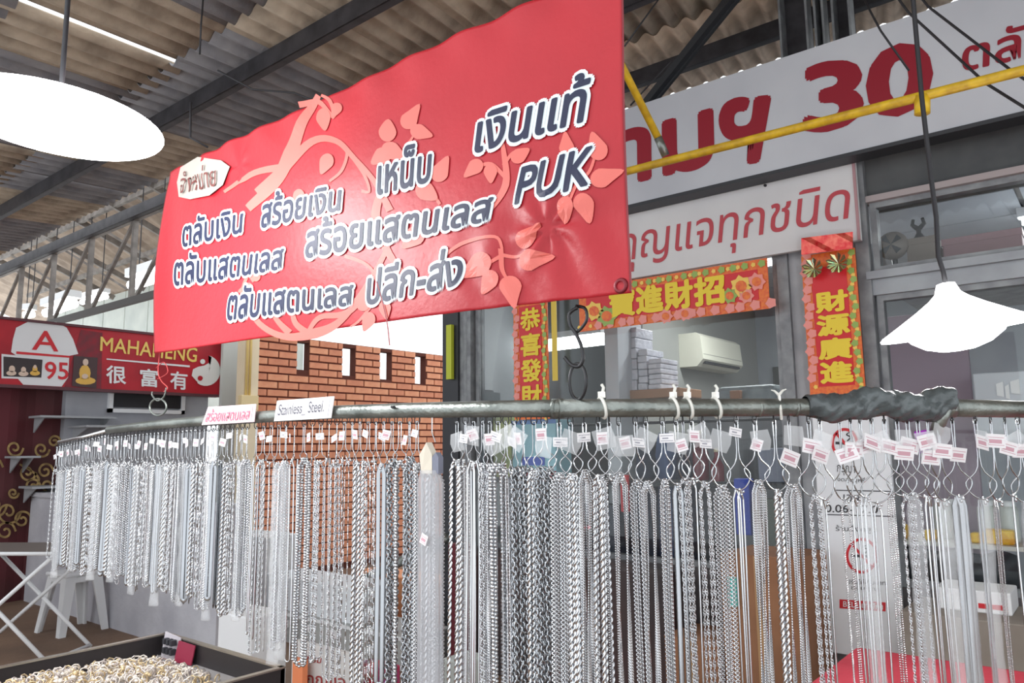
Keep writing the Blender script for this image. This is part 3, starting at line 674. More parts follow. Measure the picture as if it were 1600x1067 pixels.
MB().tube([(x_l + .3, 4.79, zg), (x_m, 4.79, zg)], .01, 8).build('rail', DARK, gr, True)
MB().tube([(x_l + .35, 4.79, 0), (x_l + .35, 4.79, zg)], .012, 8).build('post', DARK, gr, True)
MB().tube([(x_m - .05, 4.79, 0), (x_m - .05, 4.79, zg)], .012, 8).build('post', DARK, gr, True)
def bottle(px, py0, py1, wpx, Y, c, label):
    p = onY(px, py1, Y); t = onY(px, py0, Y); h = t.z - p.z; r = abs(onY(px + wpx / 2, py1, Y).x - p.x)
    e = empty('bottle', p, label, 'bottle', 'bottles inside the shop window')
    MB().lathe([(0, 0), (r * .95, 0), (r, h * .04), (r, h * .55), (r * .5, h * .72), (r * .32, h * .78), (r * .32, h * .93)], p, 18).build('glass', mat('bottle_%d_%d_%d' % c, c, .2), e, True)
    MB().lathe([(r * .38, h * .9), (r * .38, h), (0, h)], p, 12).build('cap', mat('cap_%d' % c[0], (200, 190, 160), .4), e, True)
bottle(1096, 672, 750, 24, 4.5, (100, 26, 42), 'maroon long-necked bottle behind the chains, nearest the cable ties')
bottle(1122, 700, 760, 20, 4.5, (112, 30, 44), 'shorter maroon bottle next to the long-necked one')
ZLG = onY(1100, 752, 4.45).z
MB().box((onY(755, 700, 4.45).x, 4.45, onY(1100, 762, 4.45).z), (onY(1270, 700, 4.45).x, 4.66, ZLG)).build('display_ledge', DARK); tag(bpy.data.objects['display_ledge'], 'dark narrow ledge inside the glass carrying the maroon bottles', 'shelf')
bl = mat('tub_blue', (150, 200, 214), .35)
e, x0, x1, z0, z1 = bx('plastic_tub', 800, 656, 868, 700, 4.47, .2, bl, 'light blue tub with white band and red print under the pipe', 'tub', zb=ZLG)
MB().box((x0 - .005, 4.465, z1 - .03), (x1 + .005, 4.47, z1)).build('rim', mat('tub_rim', (70, 120, 190), .4), e)
mb = MB().box((x0 + .1, 4.462, z0 + .09), (x1 - .1, 4.469, z0 + .15)); mb.build('blue_patch', mat('blue_patch', (50, 80, 190), .4), e)
MB().box((x0, 4.462, z0), (x1, 4.469, z0 + .05)).build('red_band', mat('red_band', (180, 40, 50), .4), e)
bx('snack_bag', 770, 652, 797, 700, 4.47, .1, mat('green_bag', (120, 140, 84), .4, 0, (190, 200, 90), 6), 'green and yellow bag standing by the light blue tub', 'bag', zb=ZLG)
bx('paper_box', 1184, 700, 1262, 742, 4.48, .15, mat('grey_box', (146, 150, 166), .6), 'grey paper box with yellow lid inside the glass left of poster', 'box', zb=ZLG)
e, x0, x1, z0, z1 = bx('cash_box', 884, 760, 928, 786, 4.4, .04, mat('offwhite', (206, 200, 200), .5), 'off-white box with row of small square windows behind the rope chains', 'box')
for i in range(4): MB().box((x0 + .012 + i * (x1 - x0) / 4.2, 4.394, z0 + .01), (x0 + .012 + (i + .6) * (x1 - x0) / 4.2, 4.4, z1 - .02)).build('small_window', dgr, e)
bx('counter_block', 884, 788, 962, 860, 4.45, .3, mat('slate_box', (58, 62, 76), .6), 'slate box under the off-white box behind the rope chains', 'box', floor=True)
e, x0, x1, z0, z1 = bx('red_tag_strip', 969, 742, 981, 800, 4.42, .029, REDP, 'narrow red printed strip behind the chains beside charcoal garment', 'strip')
ledp = mat('led_pink', (255, 110, 120), .4, emit=((255, 90, 110), 3))
e = empty('led_display', onY(904, 824, 4.42), 'small glowing pink dot display behind the rope chains', 'display')
MB().box((onY(882, 824, 4.42).x, 4.42, onY(904, 832, 4.42).z), (onY(926, 824, 4.42).x, 4.45, onY(904, 816, 4.42).z)).build('case', DARK, e)
for i in range(5): p = onY(888 + i * 8, 824, 4.415); MB().lathe([(.006, -.003), (.012, 0), (.006, .003)], p, 10, V((0, 1, 0))).build('glowing_dot', ledp, e)
bx('blue_pouch', 1148, 748, 1172, 836, 4.37, .079, mat('royal_blue', (30, 60, 170), .5), 'royal blue pouch behind the chains right of the bottles', 'pouch')
bx('teal_packet', 1136, 902, 1150, 948, 3.57, .029, mat('teal', (70, 190, 180), .4), 'small teal packet low behind the chains', 'packet')
card = mat('cardboard', (152, 108, 78), .8, 0, (132, 92, 66), 3)
def carton(px0, py0, px1, py1, Y, dep, lab, m=card):
    e, x0, x1, z0, z1 = bx('cardboard_box', px0, py0, px1, py1, Y, dep, m, lab, 'box')
    MB().box(((x0 + x1) / 2 - .025, Y - .002, z0), ((x0 + x1) / 2 + .025, Y, z1)).build('tape', mat('tape_brown', (176, 140, 100), .3), e)
    MB().box((x0, Y - .001, z1 - .004), (x1, Y + dep * .49, z1 + .003)).build('flap', m, e)
carton(1130, 870, 1256, 1090, 3.6, .4, 'large brown cardboard carton standing before the shop front')
carton(1040, 1000, 1126, 1120, 3.65, .35, 'lower brown carton left of the large carton')
bx('dark_counter', 700, 880, 1040, 1130, 3.75, .25, mat('counter_dark', (52, 46, 48), .6, 0, (78, 58, 56), 2), 'long dark counter front before the shop glass', 'counter', floor=True)
bx('red_board', 700, 850, 722, 1010, 3.6, .1, mat('crate_maroon', (96, 20, 34), .6), 'tall narrow dark red board behind the plastic sleeve', 'board', floor=True)
bx('cloth_bundle', 1180, 780, 1262, 868, 4.27, .09, mat('olive', (86, 92, 84), .7), 'olive grey cloth bundle behind the chains left of the poster', 'bundle', floor=True)

# poster panel on the post
Yp = 4.02
P = lambda a, b: onY(a, b, Yp)
ps = empty('notice_poster', P(1340, 1010), 'tall white poster with Thai notices and two red no smoking rings', 'poster')
xa = P(1281, 830).x; xb = P(1400, 830).x; za, zb2 = P(1340, 1025).z, P(1330, 650).z
MB().box((xa, Yp, za), (xb, Yp + .03, zb2)).build('panel', mat('poster_white', (232, 236, 240), .4), ps)
ink = mat('ink', (50, 50, 56), .6)
def L(s, x0, y0, x1, y1, m=ink, b=0, sl=2): txt(s, [P(x0, y0), P(x1, y0 + sl), P(x1, y1 + sl), P(x0, y1)], m, ps, b, off=O2)
def ring(px, py, r, tw, pf_): 
    return [[pf_(px + (r + s0) * cos(a0), py + (r + s0) * 1.12 * sin(a0)) for s0, a0 in ((-tw, t), (tw, t), (tw, t + pi / 15), (-tw, t + pi / 15))] for t in np.arange(0, 2 * pi - .01, pi / 15)]
for (cx_, cy_, r_) in ((1320, 692, 19), (1347, 868, 23)):
    quads_print(ring(cx_, cy_, r_, 2, P) + ribbon([(cx_ - r_ * .7, cy_ - r_ * .8), (cx_ + r_ * .7, cy_ + r_ * .8)], [4, 4], P), REDP, ps, 'no_smoking_ring', off=O2 * 1.3)
    quads_print([[P(cx_ - r_ * .75, cy_ - 2), P(cx_ + r_ * .5, cy_ - 1), P(cx_ + r_ * .5, cy_ + 3), P(cx_ - r_ * .75, cy_ + 2)]] + ribbon([(cx_ + 4, cy_ - 3), (cx_ + 9, cy_ - 9), (cx_ + 3, cy_ - 13), (cx_ + 8, cy_ - 17)], [2, 2, 2, 1], P), ink, ps, 'cigarette_symbol', off=O2)
L('กรุณา', 1308, 726, 1336, 742); L('งดสูบบุหรี่', 1308, 744, 1352, 754)
quads_print([[P(1306, 765), P(1396, 767), P(1396, 768.5), P(1306, 766.5)], [P(1290, 803), P(1396, 806), P(1396, 807.5), P(1290, 804.5)]], ink, ps, 'rule_lines', off=O2)
L('เวลา', 1318, 772, 1352, 784); L('0.06-17.0', 1290, 788, 1372, 800, b=.01)
L('ร้านนี้งดสูบ', 1306, 820, 1370, 832); L('ปรับไม่เกินบาท', 1324, 904, 1384, 912); L('ขอบคุณ', 1330, 916, 1372, 923)
quads_print([[P(1312, 936), P(1384, 941), P(1384, 955), P(1312, 950)]], REDP, ps, 'red_label', off=O2)
txt('BELL นาฬิกา', [P(1318, 938.5), P(1380, 943), P(1380, 952), P(1318, 947.5)], WHITE, ps, .01, off=O2 * 2)

# red topped table, lower right
zr = .72
a = onZ(1300, 1006, zr)
rt = empty('red_table', (a.x + .6, a.y - .3, 0), 'table covered in plain red cloth in front of the shop posts', 'table')
rc = mat('red_cloth', (178, 52, 68), .8, 0, (166, 44, 60), 6, .2, 30)
ax = a.x + .08; ay = a.y
mb = MB(); n = 40
mb.box((ax, ay - .75, zr - .02), (ax + 2.2, ay, zr)); mb.build('tabletop', rc, rt)
vs = []
for i in range(n + 1):
    f = i / n; x = ax + 2.2 * f; vs += [(x, ay + .004, zr), (x, ay + .012 + .012 * sin(i * 1.1), zr - .5)]
mb = MB().add(vs + [V(v) + V((0, -.004, 0)) for v in vs], [(2 * i, 2 * i + 1, 2 * i + 3, 2 * i + 2) for i in range(n)] + [(2 * n + 2 + 2 * i, 2 * n + 4 + 2 * i, 2 * n + 5 + 2 * i, 2 * n + 3 + 2 * i) for i in range(n)])
mb.build('cloth_drop', rc, rt)
for x in (ax + .05, ax + 2.15):
    for y in (ay - .7, ay - .05): MB().tube([(x, y, 0), (x, y, zr - .02)], .018, 8).build('leg', STEEL, rt, True)
# right: glass ledge with goods
def ledge(px0, py0, px1, Y, dep, lab, m):
    a = onY(px0, py0, Y); b = onY(px1, py0, Y); e = empty('glass_ledge', ((a.x + b.x) / 2, Y, a.z), lab, 'shelf')
    MB().box((a.x, Y, a.z - .02), (b.x, Y + dep, a.z)).build('plate', m, e); return a.z, e
zl, _ = ledge(1398, 843, 1640, 4.35, .4, 'pale ledge behind the right-hand chains carrying yellow packets', mat('ledge_pale', (206, 204, 196), .4))
def atl(px, Y, z): r = ray(px, 840); t = Y / r.y; return V((r.x * t, Y, z))
yp = mat('yellow_packet', (240, 200, 60), .35, 0, (214, 150, 40), 25)
for i, (px, wd, h, lab) in enumerate(((1408, .05, .07, 'small orange packet at left end of the pale ledge'), (1452, .06, .05, 'second yellow packet on the pale ledge, dull one'), (1528, .07, .05, 'light yellow flat packet on the pale ledge'), (1560, .13, .07, 'bright yellow pile packet on the pale ledge'))):
    p = atl(px, 4.4, zl); tag(bevel(MB().box((p.x - wd / 2, 4.4, zl), (p.x + wd / 2, 4.48, zl + h)).build('snack_packet', yp), .012, 3), lab, 'packet', 'yellow packets on the pale ledge')
grl = mat('frosted', (196, 200, 196), .3)
for i, px in enumerate((1476, 1500, 1545, 1580)):
    p = atl(px, 4.55, zl); e = empty('clear_canister', p, ['first', 'second', 'third', 'fourth'][i] + ' of the pale frosted canisters standing on the right-hand ledge, counted from the poster', 'jar', 'frosted canisters on the ledge')
    MB().lathe([(0, 0), (.04, 0), (.042, .01), (.042, .16), (.03, .18)], p, 16).build('jar_body', grl, e, True); MB().lathe([(.034, .175), (.034, .2), (0, .2)], p, 16).build('lid', WHITE, e, True)
def bag():
    x0 = onY(1415, 900, 4.3).x; x1 = onY(1590, 900, 4.3).x; zt2 = onY(1500, 862, 4.3).z; zb3 = onY(1500, 925, 4.3).z
    mb = MB(); nx, nz = 18, 8; vs = []
    for s in (0, 1):
        for j in range(nz + 1):
            for i in range(nx + 1):
                u, v = i / nx, j / nz; dpt = .12 * sin(pi * u) ** .5 * sin(pi * v) ** .5 * (1 + .25 * sin(i * 1.9) * sin(j * 2.3))
                vs.append((x0 + (x1 - x0) * u, 4.35 + (dpt if s else -dpt), zb3 + (zt2 - zb3) * v * (1 + .06 * sin(i * .9))))
    n = (nx + 1) * (nz + 1)
    fs = [tuple(s * n + j * (nx + 1) + i + d for d in (0, 1, nx + 2, nx + 1)) for s in (0, 1) for j in range(nz) for i in range(nx)]
    return mb.add(vs, fs).build('duffel_bag', mat('bag_dark', (52, 56, 62), .5, 0, (36, 38, 44), 5), None, True)
tag(bag(), 'crumpled dark grey bag under the pale ledge behind the right chains', 'bag')
e, x0, x1, z0, z1 = bx('white_carton', 1462, 922, 1580, 956, 3.85, .24, WHITE, 'flat white carton with small red print below the dark bag', 'box', zb=onY(1526, 968, 3.7).z)
MB().box((x1 - .12, 3.846, z0 + .02), (x1 - .03, 3.85, z0 + .04)).build('red_print', REDP, e)
bx('beige_crate', 1412, 968, 1640, 1090, 3.7, .4, mat('beige_crate', (150, 142, 132), .7, 0, (132, 122, 112), 3), 'large beige crate behind the red table under the flat white carton', 'crate', floor=True)
bx('dark_stand', 1392, 850, 1398, 1000, 4.12, .06, dgr, 'narrow dark grey upright stand right of the white poster', 'stand', floor=True)
# above-window loft objects (right)
LY = 4.5; lz = onY(1480, 425, LY).z
lm = MB().box((x_p2, Yf + .1, zr2 - .03), (x_r + .6, 5.6, zr2 - .0)); tag(lm.build('loft_shelf', grey), 'grey shelf board behind the upper glass pane carrying clutter', 'shelf')
lz = zr2
def lb(px0, px1, py0, nm, m, lab, cat, Y=4.5, dep=.25):
    x0 = onY(px0, 400, Y).x; x1 = onY(px1, 400, Y).x; z1 = onY((px0 + px1) / 2, py0, Y).z
    e = empty(nm, ((x0 + x1) / 2, Y, lz), lab, cat); bevel(MB().box((x0, Y, lz), (x1, Y + dep, z1)).build('body', m, e), .006); MB().box((x0 - .004, Y - .004, z1 - .03), (x1 + .004, Y + dep, z1 + .006)).build('lid', m, e); return x0, x1, z1
lb(1417, 1462, 372, 'storage_box', mat('brown_box', (130, 118, 110), .7), 'dusty brown box behind the upper pane beside the round fan', 'box')
lb(1474, 1600, 366, 'storage_crate', mat('mauve_box', (150, 116, 122), .6), 'large mauve crate behind the upper pane', 'crate', 4.55, .4)
lb(1503, 1592, 404, 'yellow_case', mat('ochre_case', (206, 176, 120), .6), 'flat ochre case in front of the mauve crate', 'case', 4.36, .12)
c = onY(1395, 384, 4.5)
fn = empty('table_fan', (c.x, 4.5, lz), 'old round table fan with dark base behind the upper pane', 'fan')
MB().lathe([(0, .04), (.05, .038), (.075, .02), (.08, 0), (.075, -.02), (.05, -.035), (0, -.04)], (c.x, 4.5, c.z - .0), 24, V((0, 1, 0))).build('fan_cage', mat('fan_grey', (122, 112, 106), .5), fn, True)
MB().tube([(c.x, 4.52, lz + .03), (c.x, 4.52, c.z)], .015, 8).build('neck', DARK, fn); MB().lathe([(0, .04), (.06, .035), (.09, .01), (.095, 0)], (c.x, 4.5, lz), 20).build('base', DARK, fn, True)
mb = MB()
for k_ in range(4): an = k_ * pi / 2 + .4; mb.add([(c.x, 4.455, c.z), (c.x + .06 * cos(an), 4.452, c.z + .06 * sin(an)), (c.x + .06 * cos(an + .6), 4.458, c.z + .06 * sin(an + .6))], [(0, 1, 2)])
mb.build('blade', dgr, fn)
c = onY(1432, 352, 4.55); z_ = onY(1440, 372, 4.5).z + .006
fg = empty('figurine', (c.x, 4.6, z_), 'small dark forked ornament standing on the dusty brown box', 'ornament')
MB().lathe([(0, 0), (.035, 0), (.03, .02), (.012, .05), (.016, .08)], (c.x, 4.6, z_), 14).build('base', DARK, fg, True)
for s in (-1, 1): MB().tube([(c.x, 4.6, z_ + .07), (c.x + s * .03, 4.6, z_ + .1), (c.x + s * .022, 4.6, z_ + .13)], [.014, .012, .009], 8).build('arm', DARK, fg, True)
# wrapped crate behind right lamp: white box
e, x0, x1, z0, z1 = bx('white_cabinet', 1524, 580, 1640, 690, 4.7, .4, mat('cabinet_white', (214, 218, 224), .4), 'white box cabinet with brush marks inside, behind the right lamp', 'cabinet')
for a_, b_, dxp in ((1560, 606, 3), (1574, 610, -2), (1582, 602, 6)): 
    p = onY(a_, b_, 4.68); MB().prism([onY(a_ - 4, b_ - 6, 4.69), onY(a_ + 4 + dxp, b_ - 10, 4.69), onY(a_ + 6 + dxp, b_ + 14, 4.69), onY(a_ - 2, b_ + 12, 4.69)], (0, .01, 0)).build('white_cut_paper', mat('cut_paper', (250, 250, 250), .4), e)
bx('mauve_screen', 1385, 488, 1520, 760, 5.0, .04, mat('mauve_screen', (176, 160, 172), .7), 'tall mauve board inside the shop behind the right pendant lamp', 'board', floor=True)
bx('picture_frame', 1208, 572, 1243, 622, 7.76, .04, mat('picture_dark', (52, 54, 50), .5), 'dark framed panel on the far shop wall beside the tall scroll', 'picture')
ZC = onY(1163, 640, 4.95).z
bx('shop_counter', 1090, 640, 1236, 700, 4.95, .34, mat('counter_grey', (120, 122, 126), .6), 'grey shop counter far inside under the covered pile', 'counter', floor=True)
bx('covered_pile', 1120, 602, 1212, 640, 5.02, .25, mat('grey_cover', (134, 144, 146), .5, 0, (110, 118, 122), 12), 'grey covered pile on the shop counter below the air conditioner', 'pile', bev=.03, zb=ZC)
bx('small_carton', 1140, 610, 1156, 632, 4.96, .05, card, 'tiny brown carton in front of the grey covered pile', 'box', zb=onY(1163, 640, 4.95).z)
# hanging cord and hardware at upper right
# steel channels and struts above the fascia
for (a_, b_, lab) in ((1217, 1262, 'widest grey steel channel rising behind the fascia board'), (1272, 1288, 'thin rusty steel channel, middle of three above the fascia'), (1300, 1330, 'rusty dark channel above the digit three of the fascia')):
    x0 = onY(a_, 40, 4.2).x; x1 = onY(b_, 40, 4.2).x
    e = empty('steel_channel', ((x0 + x1) / 2, 4.22, 3.3), lab, 'channel', 'steel channels above the fascia')
    MB().box((x0, 4.2, 3.25), (x0 + .012, 4.3, 4.12)).build('flange', grey, e); MB().box((x1 - .012, 4.2, 3.25), (x1, 4.3, 4.12)).build('flange', grey, e); MB().box((x0, 4.29, 3.25), (x1, 4.3, 4.12)).build('web', purl, e)
e = empty('roof_brace', onY(1080, 80, 4.3), 'black diagonal steel brace crossing the purlin over the fascia', 'brace')
a_ = onY(1008, 165, 4.22); b_ = onY(1150, -12, 4.0); MB().beam(a_, b_, .05, .05).build('angle_bar', dgr, e); MB().beam(a_ + V((.035, .01, .0)), b_ + V((.035, .01, 0)), .02, .05).build('angle_flange', dgr, e)
# ---------------- yellow pipe frame
yl = mat('yellow_paint', (224, 186, 40), .45, 0, (190, 150, 40), 30)
Yy = 2.45
yf = empty('yellow_pipe_frame', onY(1300, 187, Yy), 'yellow painted pipe frame running in front of the fascia lettering', 'frame')
a_ = onY(900, 288, Yy); b_ = onY(1600, 110, Yy); d_ = (b_ - a_); b_ = a_ + d_ * 2.2; a_ = a_ - d_ * .55
MB().tube([a_, b_], .015, 12).build('long_pipe', yl, yf, True)
j = onY(1040, 243, Yy); j0 = onY(965, 90, 2.25); j1 = onY(1028, 215, 2.42); j0 = j1 + (j0 - j1) * ((roofz(2.1) - j1.z) / (j0.z - j1.z)); MB().tube([j0, j1], .014, 12).build('diagonal_pipe', yl, yf, True); MB().tube([onY(1028, 215, 2.42), j], .0155, 12).build('bare_steel_end', STEEL, yf, True)
MB().tube([onY(1441, 150, Yy), onY(1441, 178, Yy)], .022, 12).build('stub', yl, yf, True)
wr = empty('overhead_wires', onY(1500, 60, 2.7), 'dark thin wires slanting down across the upper right fascia', 'wires')
for pts in ([(1375, -40, 2.7), (1420, 20, 2.7), (1540, 130, 2.6), (1620, 180, 2.5), (1900, 330, 2.4)], [(1395, -60, 2.8), (1450, 10, 2.8), (1580, 110, 2.7), (1640, 150, 2.6), (1900, 260, 2.5)], [(1340, -20, 3), (1376, 48, 3.0), (1420, 110, 3)], [(1050, -30, 3.2), (976, 72, 3)], [(1048, 95, 3.6), (985, 165, 3.6)]):
    MB().tube([onY(a1, b1, c1) for a1, b1, c1 in pts], .0045, 6).build('wire', DARK, wr, True)
e = empty('roof_wires', rp(-4, 2), 'thin tangled wires hanging under the dark roof near the left lamp', 'wires')
for pts in ([(318, -10, 3.2), (314, 40, 3.2), (312, 85, 3.2)], [(340, 110, 3.0), (395, 140, 3.0), (460, 145, 3.0), (520, 170, 2.9)], [(298, 160, 2.6), (297, 215, 2.6), (325, 230, 2.6)]):
    MB().tube([at(a1, b1, c1) for a1, b1, c1 in pts], .004, 5).build('wire', DARK, e, True)

# ---------------- pendant lamps
SH = mat('shade_glow', (255, 255, 255), .4, emit=((255, 255, 255), 5))
def pendant(c, rad, tilt, label, power, cordp=None, hs=1):
    e = empty('pendant_lamp', c, label, 'lamp'); ax_ = V(tilt).normalized(); c = V(c)
    pr = [(rad, 0), (rad * .96, .008 * hs), (rad * .7, .035 * hs), (rad * .45, .062 * hs), (rad * .26, .085 * hs), (rad * .17, .1 * hs), (rad * .12, .125 * hs), (.0, .13 * hs)]
    pr2 = [(a1 * .99, b1 - .004) for a1, b1 in pr]
    MB().lathe(pr + pr2[::-1], c, 40, ax_).build('lamp_shade', SH, e, True)
    MB().lathe([(0, -.052), (rad * .2, -.05), (rad * .42, -.038), (rad * .6, -.016), (rad * .68, .004), (rad * .4, .04), (0, .06)], c, 24, ax_).build('bulb', GLOW, e, True)
    top = c + ax_ * .11 * hs
    MB().tube([top] + (cordp or [top + V((0, 0, .12)), V((top.x, top.y, roofz(top.y) - .05))]), .006, 6).build('cord', DARK, e, True)
    l = bpy.data.lights.new('lamp_glow', 'POINT'); l.energy = power; l.shadow_soft_size = .12; o = bpy.data.objects.new('lamp_glow', l); COL.objects.link(o); o.location = c - ax_ * .14
pendant(at(90, 190, 1.75), .226, rt0 * .05 + hf * .02 + V((0, 0, 1)), 'large glowing pendant lamp beside the banner under the dark roof', 22, hs=.45)
pendant(at(1493, 517, 1.95), .178, rt0 * -.13 + hf * -.02 + V((0, 0, 1)), 'glowing cone pendant lamp hanging over the taped pipe', 16, [at(1474, 425, 1.95), at(1466, 400, 1.95), at(1463, 340, 1.95), at(1455, 280, 1.95), at(1440, 150, 1.97), at(1425, -20, 2.0), at(1420, -130, 2.0)])

# ============================================================ BANNER
Yb = 1.1
TLp, TRp, BRp, BLp = onY(262, 268, Yb), onY(966, -66, Yb), onY(988, 458, Yb), onY(240, 552, Yb)
XL, XR = BLp.x, BRp.x; ZB = (BLp.z + BRp.z) / 2; HH = TRp.z - BRp.z
def gb(X, Z):
    u = (X - XL) / (XR - XL); t = (Z - ZB) / HH
    g = .007 * sin(5 * u + 2.5 * t) + .004 * sin(13 * u - 6 * t + 1)
    for (cu, ct, s, amp, k) in ((.90, .20, .10, .0045, 7), (.27, .82, .07, .003, 5), (.12, .88, .08, .004, 6)):
        dx_, dt_ = (u - cu) * 2.6, (t - ct); r = math.hypot(dx_, dt_); g += amp * sin(k * math.atan2(dt_, dx_) + 9 * r) * math.exp(-(r / s / 1.7) ** 2) * min(1, r / .03)
    g += .006 * sin(95 * u + 3 * sin(8 * t)) * math.exp(-((t - .1) / .13) ** 2) * math.exp(-((u - .88) / .12) ** 2)
    g += .004 * sin(70 * u + 14 * t) * math.exp(-((t - .95) / .09) ** 2)
    g += .004 * math.exp(-((u * .9 + t * .6 - .62) / .018) ** 2) * math.exp(-((u - .2) / .12) ** 2)
    g += -.02 * math.exp(-(u / .03) ** 2) * sin(3 * t)
    return g
def warp(p): return V((p.x, Yb + gb(p.x, p.z), p.z))
bn = empty('cloth_banner', ((XL + XR) / 2, Yb, ZB), 'large creased red vinyl banner with blue and white Thai lettering and PUK', 'banner')
nx, nz = 220, 90; vs = []
for j in range(nz + 1):
    for i in range(nx + 1):
        u, v = i / nx, j / nz
        p = BLp * (1 - u) * (1 - v) + BRp * u * (1 - v) + TRp * u * v + TLp * (1 - u) * v
        p.z += .010 * sin(pi * u) * (v - .5) * -2 * .6 + (.0015 * sin(60 * u) if v > .98 else 0)
        vs.append(warp(p))
N = len(vs); vs += [p + V((0, .0012, 0)) for p in vs]
fs = [(j * (nx + 1) + i, j * (nx + 1) + i + 1, (j + 1) * (nx + 1) + i + 1, (j + 1) * (nx + 1) + i) for j in range(nz) for i in range(nx)]
fs += [tuple(N + k_ for k_ in f[::-1]) for f in fs]
for i in range(nx): fs.append((i, N + i, N + i + 1, i + 1)); a0 = nz * (nx + 1) + i; fs.append((a0, a0 + 1, N + a0 + 1, N + a0))
for j_ in range(nz): a0 = j_ * (nx + 1); b0 = a0 + nx + 1; fs.append((a0, b0, N + b0, N + a0)); a0 += nx; b0 += nx; fs.append((a0, N + a0, N + b0, b0))
red = mat('vinyl_red', (178, 32, 44), .42, 0, (164, 26, 38), 3, .06, 60, spec=.4)
MB().add(vs, fs).build('vinyl_sheet', red, bn, True)
B = lambda a1, b1: onY(a1, b1, Yb)
# hem line at right
quads_print(ribbon([(967, -60), (973, 60), (980, 250), (987, 455)], [3, 3, 3, 3], B), mat('hem_dark', (120, 24, 36), .5), bn, 'hem', warp, off=V((0, -.001, 0)))
orn = mat('ornament_salmon', (214, 104, 94), .5)
Q = []
def rb(pts, ws): Q.extend(ribbon(pts, ws, B))
rb([(385, 325), (430, 285), (455, 240), (478, 185), (500, 150)], [12, 18, 22, 14, 10])
rb([(400, 300), (440, 268), (490, 222), (530, 222), (560, 250), (590, 285), (612, 330)], [10, 16, 12, 9, 8, 8, 12])
rb([(350, 300), (400, 270), (440, 262)], [4, 9, 12]); rb([(470, 165), (500, 160), (525, 185), (520, 160), (505, 150)], [10, 8, 5, 6, 4])
rb([(530, 220), (548, 238), (540, 268), (520, 285)], [6, 5, 5, 4]); rb([(555, 245), (575, 275), (582, 300), (570, 300)], [6, 5, 4, 5])
rb([(388, 455), (400, 500), (440, 525), (490, 520), (530, 500), (570, 450), (600, 400), (620, 350)], [6, 9, 10, 16, 10, 9, 8, 6])
rb([(415, 470), (432, 500), (450, 520)], [5, 8, 12]); rb([(455, 480), (460, 505), (480, 522)], [6, 9, 12])
rb([(480, 515), (498, 495), (540, 488), (580, 450)], [6, 8, 10, 8])
rb([(600, 300), (590, 340), (605, 390), (640, 440)], [10, 14, 12, 6]); rb([(540, 400), (580, 420), (600, 480)], [6, 5, 4])
rb([(700, 400), (730, 380), (780, 372), (790, 390)], [5, 6, 5, 4]); rb([(788, 390), (790, 420), (800, 440)], [7, 6, 3]); rb([(790, 400), (770, 415), (755, 425)], [6, 5, 3]); rb([(790, 400), (810, 402), (830, 395)], [6, 5, 3])
rb([(770, 330), (795, 290), (790, 240), (785, 220)], [8, 12, 8, 5]); rb([(795, 280), (770, 258), (745, 262)], [6, 7, 4]); rb([(790, 260), (805, 240), (820, 240)], [6, 5, 4])
rb([(895, 320), (905, 290), (925, 270), (935, 240)], [5, 6, 5, 4]); rb([(905, 290), (890, 310)], [4, 3]); rb([(635, 240), (650, 215)], [6, 3]); rb([(690, 320), (670, 290)], [5, 4])
rb([(585, 470), (560, 500), (545, 510)], [5, 4, 3]); rb([(590, 470), (600, 485)], [4, 3]); rb([(375, 455), (385, 430), (395, 440)], [5, 6, 4])
quads_print(Q, orn, bn, 'vine_pattern', warp)['kind'] = 'stuff'
def leaf(cx_, cy_, r_, ang, el=1.5):
    out = []
    for k_ in range(20):
        t = 2 * pi * k_ / 20; rad = r_ * (1 + (el - 1) * max(0, cos(t)) ** 3); x = rad * cos(t); y = r_ * .85 * sin(t) * (1 - .25 * max(0, cos(t)))
        out.append(B(cx_ + x * cos(ang) - y * sin(ang), cy_ + x * sin(ang) + y * cos(ang)))
    return out
lv = [(645, 190, 15, -1.0, 2), (612, 208, 16, -1.5, 1.2), (660, 208, 14, .3, 1.5), (618, 238, 16, .5, 1.4), (603, 246, 15, 2.5, 1.4), (690, 270, 16, -1.1, 1.8), (668, 300, 17, .6, 1.3), (745, 262, 14, 2.4, 1.7), (770, 270, 13, 1.5, 1.4), (815, 245, 14, -.6, 1.4), (890, 232, 14, -1.7, 1.8), (938, 235, 18, -1.9, 1.6), (945, 280, 18, -.35, 2), (888, 325, 17, 1.6, 1.6), (918, 322, 18, 1.3, 1.7), (755, 415, 22, 2.6, 1.7), (828, 375, 17, -.8, 2), (835, 408, 20, -.15, 1.9), (772, 440, 17, 2.2, 1.5), (804, 450, 18, 1.4, 1.9), (508, 185, 15, 1.4, 1.4), (515, 255, 14, 2, 1.5), (565, 475, 12, -2.5, 1.3), (602, 482, 12, 1.4, 1.5), (575, 500, 13, 2, 1.5), (385, 450, 10, 2.8, 1.7), (400, 432, 8, -1, 1.5), (650, 370, 18, 2.4, 1.5), (470, 308, 12, 1.5, 1.3), (530, 172, 10, 2, 1.5)]
poly_print([leaf(*l) for l in lv], orn, bn, 'leaf_pattern', warp, off=V((0, -.0022, 0)))['kind'] = 'stuff'
wo = mat('outline_white', (226, 238, 244), .4); nv = mat('letter_navy', (20, 28, 62), .5)
def bt(s, x0, y0, x1, y1, dyr, h, sh=0.15, bb=.0): # x0,y0 top-left ; right end top y1 ; h height px left/right tuple
    hl, hr = h
    qd = [B(x0, y0), B(x1, y1), B(x1, y1 + hr), B(x0, y0 + hl)]
    txt(s, qd, wo, bn, .09, sh, off=V((0, -.0026, 0)), warp=warp, name='letter_outline', sub=.02)
    txt(s, qd, nv, bn, .022 + bb, sh, off=V((0, -.0044, 0)), warp=warp, name='lettering', sub=.02)
